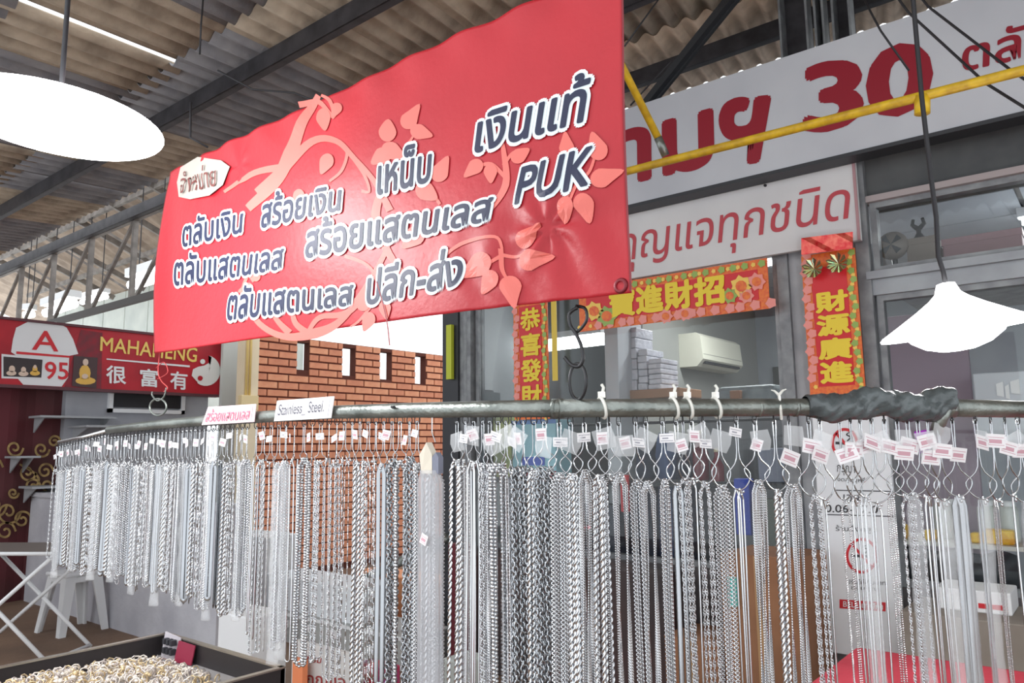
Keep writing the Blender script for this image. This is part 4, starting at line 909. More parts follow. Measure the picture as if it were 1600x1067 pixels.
bt('ตลับเงิน', 286, 344, 378, 322, 0, (42, 40)); bt('สร้อยเงิน', 408, 304, 540, 284, 0, (52, 46)); bt('เหน็บ', 596, 242, 678, 222, 0, (64, 62)); bt('เงินแท้', 746, 172, 924, 112, 0, (68, 78))
bt('ตลับแสตนเลส', 272, 398, 446, 380, 0, (48, 40)); bt('สร้อยแสตนเลส', 482, 346, 776, 296, 0, (58, 50)); bt('PUK', 812, 268, 930, 232, 0, (54, 58), .25)
bt('ตลับแสตนเลส', 354, 448, 552, 436, 0, (52, 40)); bt('ปลีก-ส่ง', 574, 416, 728, 386, 0, (60, 60))
patch = [(284, 262), (312, 246), (350, 252), (364, 262), (352, 290), (330, 306), (300, 312), (281, 308), (277, 285)]
poly_print([[B(*p) for p in patch]], mat('masking_patch', (172, 166, 158), .6), bn, 'pale_patch', warp, off=V((0, -.0065, 0)))
txt('จำหน่าย', [B(286, 268), B(345, 256), B(345, 292), B(286, 304)], mat('brown_ink', (110, 60, 56), .6), bn, .002, .1, off=V((0, -.012, 0)), warp=warp, sub=.02)
# grommet
g0 = warp(B(972, 447)); MB().lathe([(.008, -.003), (.012, -.004), (.014, 0), (.012, .003), (.008, .002)], g0, 20, V((0, 1, 0))).build('grommet', mat('grommet_dark', (120, 30, 40), .4, .3), bn, True)
quads_print(ribbon([(590, 440), (606, 497), (612, 540)], [1.5, 2, 2], B), mat('tear_dark', (130, 30, 40), .6), bn, 'tear', warp, off=V((0, -.005, 0)))

# ============================================================ PIPE RAIL
def dY(px, py, Y): return onY(px, py, Y)
rail = empty('pipe_rail', onY(870, 637, Yb), 'long horizontal grey steel pipe on which the chains hang', 'pipe')
Lp = [onY(x, y, Yb) for x, y in ((170, 672), (230, 665), (300, 659), (400, 652), (520, 644), (640, 641), (760, 639), (872, 638))]
d_end = 1.48
def mk(px, py, d): return at(px, py, d)
d0 = (Lp[-1] - EYE).dot(FW)
Rp = [Lp[-1]] + [mk(x, y, d0 + (d_end - d0) * (x - 872) / (1484 - 872)) for x, y in ((1060, 637), (1270, 636), (1484, 636))]
R3 = [mk(1478, 637, d_end), mk(1620, 640, d_end + .09), mk(1760, 642, d_end + .17), mk(2500, 652, d_end + .55)]
MB().tube(Lp, [.0125, .0135, .014, .0148, .0152, .0158, .016, .016], 18).build('left_pipe', STEEL, rail, True)
MB().tube(Rp, .0165, 18).build('right_pipe', STEEL, rail, True)
MB().tube([Lp[-1] - V((.012, 0, 0)), Lp[-1] + (Rp[1] - Rp[0]).normalized() * .01], .0178, 18).build('coupling', STEEL, rail, True)
MB().tube(R3, .0175, 18).build('end_pipe', STEEL, rail, True)
MB().tube([onY(92, 691, Yb), onY(130, 683, Yb), onY(178, 670, Yb)], .006, 12).build('thin_end_rod', mat('bright_rod', (220, 222, 222), .25, .9), rail, True)
MB().tube([mk(1482, 628, d_end - .01), mk(1470, 655, d_end - .01), mk(1462, 676, d_end)], .0125, 12).build('side_stub', STEEL, rail, True)
MB().tube([mk(1477, 637, d_end), mk(1490, 637, d_end)], .0195, 16).build('end_collar', STEEL, rail, True)
MB().tube([onY(612, 636, Yb - .013), onY(616, 636, Yb - .02)], .003, 8).build('screw', DARK, rail)
for px in (1183, 1240):
    p = mk(px, 637, d0 + (d_end - d0) * (px - 872) / 612); p2 = mk(px + 4, 637, d0 + (d_end - d0) * (px + 4 - 872) / 612); MB().tube([p, p2], .0172, 18).build('joint_band', STEEL, rail, True)
# black plastic wrap
def wrapm_():
    n = 90; seg = 28; vs = []
    for i in range(n + 1):
        px = 1258 + (1482 - 1258) * i / n; p = mk(px, 634 + 3 * sin(i * .12), d0 + (d_end - d0) * (px - 872) / 612)
        t = (Rp[-1] - Rp[0]).normalized(); x = t.cross(V((0, 0, 1))).normalized(); y = V((0, 0, 1))
        env = min(1, i / 8) ** .5
        for k_ in range(seg):
            an = 2 * pi * k_ / seg
            r_ = .018 + env * (.005 + .003 * sin(i * .13 + 2 * sin(an)) + .003 * sin(2 * an + i * .29) + .0035 * abs(sin(3 * an - i * .33)) + .0012 * rng.rand())
            if sin(an) > .6: r_ += .006 * env * (i / n)
            vs.append(p + (x * cos(an) + y * sin(an)) * max(r_, .0172))
    fs = [(i * seg + k_, i * seg + (k_ + 1) % seg, (i + 1) * seg + (k_ + 1) % seg, (i + 1) * seg + k_) for i in range(n) for k_ in range(seg)]
    return MB().add(vs, fs).build('plastic_wrap', mat('black_wrap', (96, 104, 106), .25, 0, (62, 68, 70), 25, .2, 60), None, True)
tag(wrapm_(), 'crumpled black plastic taped around the pipe joint below the tall scroll', 'wrap')
# hooks that carry the pipe
def cat_(P_, n=8, closed=False):
    out = []; m = len(P_)
    for i in range(m if closed else m - 1):
        p0, p1, p2, p3 = (P_[(i - 1) % m] if closed or i else P_[0]), P_[i], P_[(i + 1) % m], (P_[(i + 2) % m] if closed or i < m - 2 else P_[-1])
        for k_ in range(n):
            t = k_ / n; out.append(.5 * ((2 * p1) + (p2 - p0) * t + (2 * p0 - 5 * p1 + 4 * p2 - p3) * t * t + (3 * p1 - p0 - 3 * p2 + p3) * t ** 3))
    if not closed: out.append(P_[-1])
    return out
Yh = Yb + .02
H = lambda a1, b1, Y=Yh: onY(a1, b1, Y)
hk = empty('s_hook', H(905, 560), 'dark bent wire S-hook below the banner with loop at top', 'hook')
MB().tube(cat_([H(903, 480), H(890, 490), H(891, 508), H(899, 520), H(908, 540), H(911, 560), H(905, 572), H(893, 570), H(882, 558)]), .0035, 8).build('hook_wire', DARKWIRE, hk, True)
MB().tube(cat_([H(900, 478, Yh + .005), H(914, 482, Yh + .005), H(917, 498, Yh + .005), H(909, 512, Yh + .005), H(900, 520, Yh + .005)]), .003, 8).build('loop_wire', DARKWIRE, hk, True)
hr = MB().tube(cat_([H(903 + 13 * cos(t), 596 + 28 * sin(t), Yh - .004 * cos(2 * t)) for t in np.arange(0, 2 * pi - .1, pi / 5)], 6, True), .003, 8, closed=True).build('hook_ring', DARKWIRE); tag(hr, 'dark oval wire ring linking the S-hook to the pipe', 'ring')
h2 = MB().tube(cat_([H(247 + 13 * cos(t), 636 + 13 * sin(t)) for t in np.arange(0, 2 * pi - .1, pi / 5)], 6, True), .0028, 8, closed=True).build('hook_ring', STEEL); tag(h2, 'grey round wire ring on the pipe beneath the banner corner', 'ring')
h3 = empty('wire_link', H(248, 600), 'bent grey wire link with red cord hanging from the banner corner', 'hook')
MB().tube(cat_([H(238, 612), H(238, 618), H(246, 626), H(256, 620), H(260, 606), H(258, 612)]), .0025, 8).build('wire', STEEL, h3, True)
MB().tube(cat_([H(250, 548), H(247, 580), H(252, 595), H(262, 606), H(256, 612)]), .0015, 6).build('red_cord', mat('cord_red', (190, 70, 70), .5), h3, True)
MB().tube(cat_([H(244, 575), H(256, 566), H(262, 582), H(246, 592)]), .0012, 6).build('loose_cord', MATS['cord_red'], h3, True)
# cable ties and ribbon knot
tie = mat('tie_white', (236, 236, 228), .4)
for (px, lab) in ((941, 'white cable tie on the pipe, first right of the S-hook'), (1053, 'white cable tie of the close pair, the one nearer the S-hook'), (1075, 'white cable tie of the close pair, the one nearer the black wrap'), (1119, 'white cable tie standing alone between the pair and the black wrap')):
    d = d0 + (d_end - d0) * (px - 872) / 612; c = mk(px, 637, d); t = (Rp[-1] - Rp[0]).normalized(); x = t.cross(V((0, 0, 1))).normalized()
    e = empty('cable_tie', c, lab, 'cable tie', 'white cable ties on the pipe')
    MB().tube([c + (x * cos(a1) + V((0, 0, 1)) * sin(a1)) * .0186 + t * .004 * sin(a1) * -1 for a1 in np.arange(0, 2 * pi - .1, pi / 10)], .003, 6, closed=True).build('strap', tie, e, True)
    MB().box(c + V((-.005, -.006, .018)), c + V((.005, .004, .029))).build('buckle', tie, e)
    MB().tube([c + V((0, 0, .022)), c + V((.004, 0, .036)), c + V((.0, 0, .042))], .0028, 6).build('tail', tie, e)
e = empty('ribbon_knot', mk(1217, 618, 1.42), 'tiny white ribbon knot tied round the pipe beside the black wrap', 'ribbon')
c = mk(1217, 617, 1.42)
for s in (-1, 1): MB().tube([c, c + V((s * .008, 0, .008)), c + V((s * .014, 0, .01))], [.003, .002, .001], 6).build('ribbon_end', tie, e)
MB().tube([c, mk(1220, 640, 1.40), mk(1221, 655, 1.41)], .0025, 6).build('ribbon_tail', tie, e)
# cards
def card_(name, quad, lab, Y, m, border):
    TL, TR, BR, BL = [onY(a1, b1, Y) for a1, b1 in quad]
    e = empty(name, BL, lab, 'card'); MB().prism([TL, TR, BR, BL], (0, .002, 0)).build('card', m, e)
    c = (TL + TR + BR + BL) / 4; ins = [c + (p - c) * .9 for p in (TL, TR, BR, BL)]; ins2 = [c + (p - c) * .885 for p in (TL, TR, BR, BL)]
    quads_print([[ins[i], ins[(i + 1) % 4], ins2[(i + 1) % 4], ins2[i]] for i in range(4)], border, e, 'border_line', off=V((0, -.001, 0)))
    return e
Yc = Yb - .022
e = card_('price_card', [(433, 626), (522, 619), (517, 653), (428, 658)], 'white card hand-lettered Stainless Steel clipped on the pipe', Yc, PAPER, mat('grey_ink', (150, 150, 160), .6))
txt('Stainless_ Steel.', [onY(437, 632, Yc), onY(508, 625, Yc), onY(507, 646, Yc), onY(435, 652, Yc)], mat('pencil', (70, 70, 84), .6), e, 0, .15, off=V((0, -.0025, 0)))
e = card_('pink_card', [(325, 636), (400, 631), (397, 659), (315, 664)], 'pale pink card with red handwriting on the pipe', Yc - .001, mat('pink_paper', (244, 216, 224), .7), mat('grey_ink', (0, 0, 0)))
txt('สร้อยแสตนเลส', [onY(326, 639, Yc), onY(393, 635, Yc), onY(391, 655, Yc), onY(322, 659, Yc)], mat('pink_ink', (220, 120, 140), .6), e, .006, .1, off=V((0, -.0025, 0)))

# ============================================================ CHAINS
def path_pts(Lc, w, n):
    # loop hanging down: start at top centre, down left, U, up right; returns points + tangents, evenly spaced
    ts = []; P = []
    ctrl = [(0, 0), (-w * .5, -.02), (-w * .5, -Lc + w * .5)] + [(w * .5 * -cos(a1), -Lc + w * .5 - w * .5 * sin(a1)) for a1 in np.linspace(.3, pi - .3, 6)] + [(w * .5, -Lc + w * .5), (w * .5, -.02), (0, 0)]
    C_ = np.array(ctrl); seg = np.sqrt(((C_[1:] - C_[:-1]) ** 2).sum(1)); cum = np.concatenate([[0], np.cumsum(seg)])
    s = np.linspace(0, cum[-1], n); x = np.interp(s, cum, C_[:, 0]); z = np.interp(s, cum, C_[:, 1])
    x += w * .03 * np.sin(s * 9); y = .0008 * np.sin(s * 11)
    return np.stack([x, y, z], 1), cum[-1]
def torus(R1, r1, a=8, b=4, sx=1.35):
    vs = []; fs = []
    for i in range(a):
        A_ = 2 * pi * i / a
        for j_ in range(b):
            B_ = 2 * pi * j_ / b + pi / 4; rr = R1 + r1 * cos(B_); vs.append((rr * cos(A_) * sx, rr * sin(A_), r1 * sin(B_)))
            fs.append((i * b + j_, ((i + 1) % a) * b + j_, ((i + 1) % a) * b + (j_ + 1) % b, i * b + (j_ + 1) % b))
    return np.array(vs), fs
def octa(r, sx=1):
    vs = []; fs = []
    for (z, q_) in ((-.6, .75), (.6, .75)):
        for i in range(6): vs.append((q_ * r * cos(pi * i / 3) * sx, q_ * r * sin(pi * i / 3), z * r))
    vs += [(0, 0, -r), (0, 0, r)]
    for i in range(6):
        j_ = (i + 1) % 6; fs += [(i, j_, 6 + j_, 6 + i), (12, j_, i), (13, 6 + i, 6 + j_)]
    return np.array(vs), fs
def cube_(r, sx=1): 
    v = np.array([(x, y, z) for x in (-1, 1) for y in (-1, 1) for z in (-1, 1)], float) * r; v[:, 0] *= sx
    return v, [(0, 1, 3, 2), (4, 6, 7, 5), (0, 4, 5, 1), (2, 3, 7, 6), (0, 2, 6, 4), (1, 5, 7, 3)]
def linked(Lc, w, pitch, elem, twist, name, m, alt=None):
    _, tot = path_pts(Lc, w, 10); n = max(8, int(tot / pitch)); P, _ = path_pts(Lc, w, n)
    T = np.gradient(P, axis=0); T /= np.linalg.norm(T, axis=1)[:, None]
    V_, F_ = [], []; off = 0
    for i in range(n):
        ev, ef = elem if (alt is None or i % alt[1]) else alt[0]
        t = T[i]; up = np.array([0, 1, 0.]); x = np.cross(up, t); x /= np.linalg.norm(x) + 1e-9; y = np.cross(t, x)
        a1 = twist * i; c, s = cos(a1), sin(a1); u = x * c + y * s; v = -x * s + y * c
        V_.append(P[i] + ev[:, 0:1] * t + ev[:, 1:2] * u + ev[:, 2:3] * v); F_ += [tuple(k_ + off for k_ in f) for f in ef]; off += len(ev)
    V_ = np.concatenate(V_); me = bpy.data.meshes.new(name); me.from_pydata(V_.tolist(), [], F_); me.materials.append(m); me.polygons.foreach_set('use_smooth', [True] * len(me.polygons)); return me
def ribbed(Lc, w, pitch, rx, ry, name, m, ripple=.25, helix=0, seg=8):
    _, tot = path_pts(Lc, w, 10); n = int(tot / pitch * 2); P, _ = path_pts(Lc, w, n)
    T = np.gradient(P, axis=0); T /= np.linalg.norm(T, axis=1)[:, None]; vs = []
    for i in range(n):
        t = T[i]; x = np.cross((0, 1, 0.), t); x /= np.linalg.norm(x) + 1e-9; y = np.cross(t, x)
        for k_ in range(seg):
            a1 = 2 * pi * k_ / seg
            if helix: rr = 1 + ripple * cos(2 * a1 - helix * i)
            else: rr = 1 - ripple * (i % 2)
            vs.append(P[i] + x * rx * rr * cos(a1) + y * ry * rr * sin(a1))
    fs = [(i * seg + k_, i * seg + (k_ + 1) % seg, (i + 1) * seg + (k_ + 1) % seg, (i + 1) * seg + k_) for i in range(n - 1) for k_ in range(seg)]
    me = bpy.data.meshes.new(name); me.from_pydata([tuple(v) for v in vs], [], fs); me.materials.append(m); me.polygons.foreach_set('use_smooth', [True] * len(me.polygons)); return me
STY = {}
def style(key, desc, fn): STY[key] = (desc, {Lc: fn(Lc) for Lc in (.34, .42, .5)})
style('curb', 'curb-link silver chains', lambda L_: linked(L_, .016, .0042, torus(.0024, .0009), .0 + .75, 'chain', SILVER))
style('curb_wide', 'wide curb silver chains', lambda L_: linked(L_, .018, .0046, torus(.0034, .0012, sx=1.1), .04, 'chain', SILVER))
style('rope', 'twisted rope silver chains', lambda L_: ribbed(L_, .014, .0022, .0030, .0030, 'chain', SILVER, .42, .55, 10))
style('snake', 'smooth snake silver chains', lambda L_: ribbed(L_, .012, .0024, .0019, .0019, 'chain', SILVER, .12, 0, 8))
style('flat', 'flat herringbone silver chains', lambda L_: ribbed(L_, .012, .003, .0052, .0011, 'chain', SILVER2, .14, 0, 8))
style('box', 'fine box-link silver chains', lambda L_: linked(L_, .014, .003, cube_(.0011), .785, 'chain', SILVER))
style('ball', 'round bead silver chains', lambda L_: linked(L_, .016, .0042, octa(.0019), .3, 'chain', SILVER))
style('pebble', 'chunky pebble-link silver chains', lambda L_: linked(L_, .02, .0068, octa(.0046, 1.05), 1.2, 'chain', SILVER))
style('chunky', 'heavy oval-link silver chains', lambda L_: linked(L_, .02, .0082, torus(.0046, .0016, 10, 5), 1.3, 'chain', SILVER2))
style('byz', 'dense braided silver chains', lambda L_: linked(L_, .016, .0036, torus(.0038, .0014, 8, 4, .7), 1.57, 'chain', SILVER))
def bar_el(): 
    v, f = cube_(1); v = v * np.array([.012, .0009, .0009]); return v, f
style('bar', 'thin bar-and-bead silver chains', lambda L_: linked(L_, .012, .014, bar_el(), .4, 'chain', SILVER, (octa(.0024), 3)))
# hanger parts
def loop_mesh(neck, r_, wire=.0011):
    pts = [V((-.003, 0, 0)), V((-.0035, 0, -neck)), V((-r_, 0, -neck - r_ * 1.1)), V((-r_ * .7, 0, -neck - r_ * 1.9)), V((0, 0, -neck - r_ * 2.25)), V((r_ * .7, 0, -neck - r_ * 1.9)), V((r_, 0, -neck - r_ * 1.1)), V((.0035, 0, -neck)), V((.003, 0, 0)), V((0, 0, .003))]
    return mesh_only(MB().tube(cat_(pts, 4, True), wire, 5, closed=True), 'wire_loop', WIRE, True), neck + r_ * 2.25
LOOPS = [loop_mesh(.075, .013), loop_mesh(.05, .014), loop_mesh(.045, .020, .0013), loop_mesh(.085, .028, .0014), loop_mesh(.062, .024, .0013)]
ringm = mesh_only(MB().tube([V((.006 * cos(t), 0, -.006 + .009 * sin(t))) for t in np.arange(0, 2 * pi - .1, pi / 6)], .0011, 5, closed=True), 'split_ring', DARKWIRE, True)
def tag_mesh(w_, h_, k_):
    mb = MB(); mb.box((-w_ / 2, -.0006, -h_), (w_ / 2, .0006, 0)); mb.cur = 1
    for z in (.25, .8): mb.box((-w_ * .42, -.001, -h_ * z - .0005), (w_ * .42, -.0006, -h_ * z + .0005))
    mb.box((-w_ * .36, -.001, -h_ * .68), (w_ * .3, -.0006, -h_ * .4)) if k_ else mb.box((-w_ * .3, -.001, -h_ * .6), (w_ * .1, -.0006, -h_ * .45))
    return mesh_only(mb, 'price_tag', [PAPER, mat('tag_ink_%d' % k_, (206, 160, 172) if k_ else (160, 160, 170), .6)])
TAGS = [tag_mesh(.024, .015, 0), tag_mesh(.018, .02, 1), tag_mesh(.036, .025, 1)]
clear = plastic_film('clear_sleeve', .22)
pkt = mesh_only(MB().add([(-.018, 0, 0), (.018, 0, 0), (.02, -.003, -.02), (-.019, -.003, -.019), (.017, .001, -.038), (-.017, .001, -.036)], [(0, 1, 2, 3), (3, 2, 4, 5)]), 'plastic_packet', plastic_film('packet_film', .35), True)
def sleeve_mesh(L_, w_):
    mb = MB(); n = 30; seg = 10; vs = []
    for i in range(n + 1):
        f = i / n; wd = w_ / 2 * (1 + .07 * sin(i * 1.3)) * min(1, .5 + f * 8)
        for k_ in range(seg): a1 = 2 * pi * k_ / seg; vs.append((wd * cos(a1), .008 * sin(a1) * (1 + .3 * sin(i * .9 + k_)), -f * L_))
    fs = [(i * seg + k_, i * seg + (k_ + 1) % seg, (i + 1) * seg + (k_ + 1) % seg, (i + 1) * seg + k_) for i in range(n) for k_ in range(seg)] + [tuple(range(n * seg, n * seg + seg))]
    return mesh_only(mb.add(vs, fs), 'plastic_sleeve', clear, True)
SLV = {L_: sleeve_mesh(L_ + .02, .034) for L_ in (.34, .42, .5)}
clasp = mesh_only(MB().add(*[list(map(tuple, octa(.0035)[0] + np.array([-.003, 0, -.002]))), octa(.0035)[1]]).add(list(map(tuple, octa(.003)[0] + np.array([.004, -.002, -.006]))), octa(.003)[1]).add(list(map(tuple, octa(.003)[0] + np.array([-.001, -.003, -.011]))), octa(.003)[1]), 'clasp', SILVER, True)

# pipe position for a pixel column
def pipe_pos(px):
    r = ray(px, 640); r = V((r.x, r.y, 0))
    pts = [onY(40, 700, Yb), onY(92, 691, Yb), Lp[0]] + Lp[1:] + Rp[1:] + R3[1:]
    for a, b in zip(pts[:-1], pts[1:]):
        d = b - a; det = r.x * (-d.y) + d.x * r.y
        if abs(det) < 1e-9: continue
        s = (r.x * a.y - r.y * a.x) / (d.x * r.y - r.x * d.y) if abs(d.x * r.y - r.x * d.y) > 1e-9 else -1
        if -.001 <= s <= 1.001: q_ = a + d * s; return q_, math.atan2(d.y, d.x)
    return None
LM = [(92, 'the thin tip of the pipe'), (247, 'the round ring under the banner corner'), (358, 'the pale pink card'), (476, 'the lettered white card'), (675, 'the long plastic sleeve'), (903, 'the dark S-hook'), (1119, 'the lone white cable tie'), (1300, 'the left end of the black wrap'), (1480, 'the pipe end collar')]
ORD = ['first', 'second', 'third', 'fourth', 'fifth', 'sixth', 'seventh', 'eighth', 'ninth', 'tenth', 'eleventh', 'twelfth', 'thirteenth', 'fourteenth', 'fifteenth', 'sixteenth', 'seventeenth', 'eighteenth', 'nineteenth', 'twentieth', 'twenty-first', 'twenty-second', 'twenty-third', 'twenty-fourth', 'twenty-fifth']
bund = []  # (px, style, length, nchains, loop, drop extra)
def world_span(pxa, pxb, n): # even in the world
    a, _ = pipe_pos(pxa); b, _ = pipe_pos(pxb); out = []
    for i in range(n):
        p = a + (b - a) * (i / (n - 1)); v = p - EYE; out.append(800 + FPX * v.dot(RT) / v.dot(FW))
    return out
ks_ = ['curb', 'snake', 'flat', 'byz', 'curb_wide', 'box', 'snake', 'rope', 'ball', 'curb', 'byz', 'rope', 'bar', 'snake', 'curb_wide', 'flat', 'pebble', 'snake']
for i, px in enumerate(world_span(97, 388, 52)):
    bund.append([px, ks_[(i * 5 + i // 7) % len(ks_)], .335 * (.93 + .1 * ((i * 7) % 5) / 5 + .0036 * i), 2 + (i % 2), 0, i % 6 == 2])
mid = [(402, 'snake'), (413, 'curb'), (425, 'box'), (437, 'curb'), (448, 'byz'), (461, 'snake'), (476, 'pebble'), (489, 'pebble'), (502, 'curb'), (515, 'box'), (527, 'curb'), (539, 'bar'), (551, 'curb'), (563, 'rope'), (576, 'bar'), (588, 'bar'), (600, 'flat'), (613, 'chunky'), (625, 'pebble'), (640, 'chunky'), (652, 'byz')]
for i, (px, s_) in enumerate(mid): bund.append([px, s_, .435 + .012 * ((i * 3) % 4) + (.02 if px > 470 else 0), 2, 0 if px < 520 else 1, px in (437, 448)])
sleeved = [662, 674, 687]
right = [(714, 'rope'), (727, 'box'), (740, 'snake'), (754, 'curb'), (765, 'curb_wide'), (778, 'pebble'), (790, 'box'), (803, 'chunky'), (817, 'chunky'), (834, 'rope'), (850, 'chunky'), (873, 'byz'), (891, 'rope'), (912, 'curb_wide'), (934, 'rope'), (951, 'ball'), (966, 'curb_wide'), (992, 'byz'), (1008, 'curb_wide'), (1034, 'byz'), (1055, 'flat'), (1066, 'curb'), (1079, 'snake'), (1097, 'curb'), (1122, 'byz'), (1149, 'snake'), (1178, 'curb_wide'), (1208, 'rope'), (1231, 'curb_wide'), (1262, 'curb'), (1279, 'snake'), (1310, 'ball'), (1327, 'snake'), (1342, 'snake'), (1360, 'snake'), (1380, 'ball'), (1400, 'curb'), (1416, 'curb'), (1432, 'snake'), (1447, 'snake'), (1463, 'snake'), (1486, 'flat'), (1522, 'flat'), (1546, 'box'), (1568, 'snake'), (1588, 'flat'), (1612, 'curb')]
for i, (px, s_) in enumerate(right):
    n = 3 if px < 960 else (2 if s_ in ('byz', 'curb_wide', 'rope') else 1 + (i % 2)); lp = 1 if px < 850 else (2 if px < 1260 else 3)
    bund.append([px, s_, .5, n, lp, s_ == 'flat' and px > 1330 or px in (1342, 1416, 1463)])
allpx = sorted([b[0] for b in bund])
def label_for(px, desc):
    # nearest landmark, counted in hanging bunches
    best = None
    for lx, lt in LM:
        n = sum(1 for q_ in allpx if (min(lx, px) <= q_ <= max(lx, px)))
        n = max(n, 1)
        if best is None or n < best[0]: best = (n, lx, lt)
    n, lx, lt = best; side = 'right of' if px > lx else 'left of'
    return '%s bunch %s %s: %s' % (ORD[min(n - 1, 24)], side, lt, desc.replace(' silver chains', ' chains'))
def bundle(px, sty, L_, n, lp, slv, i):
    p, ang = pipe_pos(px); desc, ms = STY[sty]; rad = .0165 if px > 870 else (.006 if px < 172 else .0145)
    e = empty('necklace_bunch', p - V((0, 0, rad - .001)), label_for(px, desc), 'necklaces', 'silver necklace bunches hanging from the pipe', rz=0)
    e.rotation_euler = (0, 0, ang + rng.uniform(-.25, .25) if px > 700 else rng.uniform(-.35, .35))
    share('split_ring', ringm, e, (0, 0, -.001), (0, 0, rng.uniform(.3, 1.3)))
    lp = lp if px < 1140 else (4 if px < 1285 else 3); lm_, ll = LOOPS[lp]; f = np.interp(px, [95, 300, 500, 700, 870, 1000, 1120, 1200, 1310, 1500], [.085, .09, .084, .078, .086, .1, .112, .116, .145, .15]) / ll * rng.uniform(.92, 1.08); share('wire_loop', lm_, e, (0, 0, -.014), (0, 0, rng.uniform(-.5, .5)), (1, 1, f))
    z = -.014 - ll * f
    keys = sorted(ms, key=lambda k_: abs(k_ - L_)); key = keys[0]; sc_ = L_ / key
    for k_ in range(n):
        off = (k_ - (n - 1) / 2) * (.007 if px > 960 else .0055)
        share('chain', ms[key], e, (off, rng.uniform(-.008, .008) + .004 * k_, z + .002), (0, rng.uniform(-.012, .012), rng.uniform(-.7, .7)), (1, 1, sc_ * rng.uniform(.95, 1.0)))
    share('clasp', clasp, e, (0, -.004, z + .003), (0, 0, rng.uniform(-1, 1)))
    if i % 3 != 1 or px > 1230:
        tz = -.022 - .022 * rng.rand() if px < 1230 else -.035 - .035 * rng.rand(); k_ = (0, 1)[i % 2] if px < 1180 else 2
        share('price_tag', TAGS[k_], e, (rng.uniform(-.006, .006), -.006 - .004 * (i % 2), tz), (rng.uniform(-.2, .2), rng.uniform(-.35, .35), rng.uniform(-.3, .3)), (1.1, 1, 1.1) if px > 700 else (1, 1, 1))
    if i % 2 and px > 700: share('plastic_packet', pkt, e, (.004, -.008, -.018 - .02 * rng.rand()), (0, rng.uniform(-.6, .6), rng.uniform(-.4, .4)))
    if slv: share('plastic_sleeve', SLV[key], e, (0, 0, z), (0, 0, 0), (1, 1, sc_))
for i, b in enumerate(bund): bundle(*b, i)
# the long grey plastic sleeve
e = empty('plastic_sleeve_bag', pipe_pos(675)[0] - V((0, 0, .0155)), 'long grey translucent plastic sleeve full of chains between the denser bunches', 'bag')
p0 = V(e.location)
MB().tube([p0, p0 + V((0, 0, -.03)), p0 + V((.01, 0, -.05))], .0012, 6).build('hook_wire', WIRE, e)
mb = MB(); vs = []; n = 60; seg = 24
for i in range(n + 1):
    f = i / n; wd = .034 * (1 if f > .06 else .7 + 5 * f)
    for k_ in range(seg): a1 = 2 * pi * k_ / seg; vs.append(p0 + V((wd * cos(a1) * (1 + .02 * sin(i * .37)), .014 * sin(a1) * (1 + .10 * sin(i * .21) + .10 * sin(k_ * 2.3)) - .004, -.105 - .42 * f)))
mb.add(vs, [(i * seg + k_, i * seg + (k_ + 1) % seg, (i + 1) * seg + (k_ + 1) % seg, (i + 1) * seg + k_) for i in range(n) for k_ in range(seg)]).build('film', plastic_film('grey_film', .42, (.6, .61, .64)), e, True)
MB().prism([p0 + V(v) for v in ((-.024, -.012, -.075), (0, -.016, -.05), (.012, -.012, -.075), (.01, -.01, -.112), (-.02, -.01, -.112))], (0, .016, 0)).build('folded_paper_top', mat('buff_paper', (214, 206, 190), .7), e)
MB().prism([p0 + V(v) for v in ((.012, -.012, -.08), (.022, -.012, -.07), (.03, -.012, -.08), (.028, -.01, -.112), (.012, -.01, -.112))], (0, .014, 0)).build('grey_paper_top', mat('grey_paper', (120, 124, 140), .7), e)
for k_, s_ in enumerate(('curb', 'rope', 'curb', 'byz')): share('chain', STY[s_][1][.42], e, (-.02 + .013 * k_, 0, -.11), (0, 0, .3 * k_))
share('price_tag', TAGS[1], e, (.006, -.024, -.23), (0, .4, 0))
# one thing of bunches of clear packets: purple foil pouch
p = mk(1440, 690, 1.5); e = empty('purple_pouch', p, 'shiny purple foil pouch behind the tags below the black wrap', 'pouch')
MB().prism([p + V(v) for v in ((-.012, 0, .02), (.014, 0, .024), (.012, 0, -.02), (-.006, 0, -.024))], (0, .01, 0)).build('foil', mat('purple_foil', (190, 40, 210), .25, .3), e)

# ============================================================ lower left and centre goods
# jewellery tray on its table
zt3 = .8
c0 = onZ(265, 990, zt3 + .06); c1 = onZ(441, 1046, zt3 + .06)
tr = empty('display_tray', (c0.x, c0.y, zt3), 'open black tray heaped with pearly and gold trinkets at near corner', 'tray')
yT = (c0.y + c1.y) / 2; xT0 = c0.x; xT1 = c1.x; D_ = .8; sk = .32
def trp(u, v, z): return V((xT0 + (xT1 - xT0) * u + sk * v * .0, yT - D_ * v, z))
blk = mat('tray_black', (44, 40, 42), .4); inn = mat('tray_inner', (150, 146, 146), .5)
MB().box((xT0, yT - D_, zt3), (xT1, yT, zt3 + .008)).build('tray_floor', inn, tr)
for a_, b_ in (((xT0, yT - D_), (xT0 + .012, yT)), ((xT1 - .012, yT - D_), (xT1, yT)), ((xT0, yT - .012), (xT1, yT)), ((xT0, yT - D_), (xT1, yT - D_ + .012))):
    MB().box((a_[0], a_[1], zt3), (b_[0], b_[1], zt3 + .062)).build('tray_side', blk, tr)
mb = MB()
for a_, b_ in (((xT0 - .002, yT - D_), (xT0 + .014, yT)), ((xT1 - .014, yT - D_), (xT1 + .002, yT)), ((xT0, yT - .014), (xT1, yT + .002))): mb.box((a_[0], a_[1], zt3 + .062), (b_[0], b_[1], zt3 + .066))
mb.build('rim', mat('rim_metal', (176, 170, 160), .3, .8), tr)
mb = MB(); 
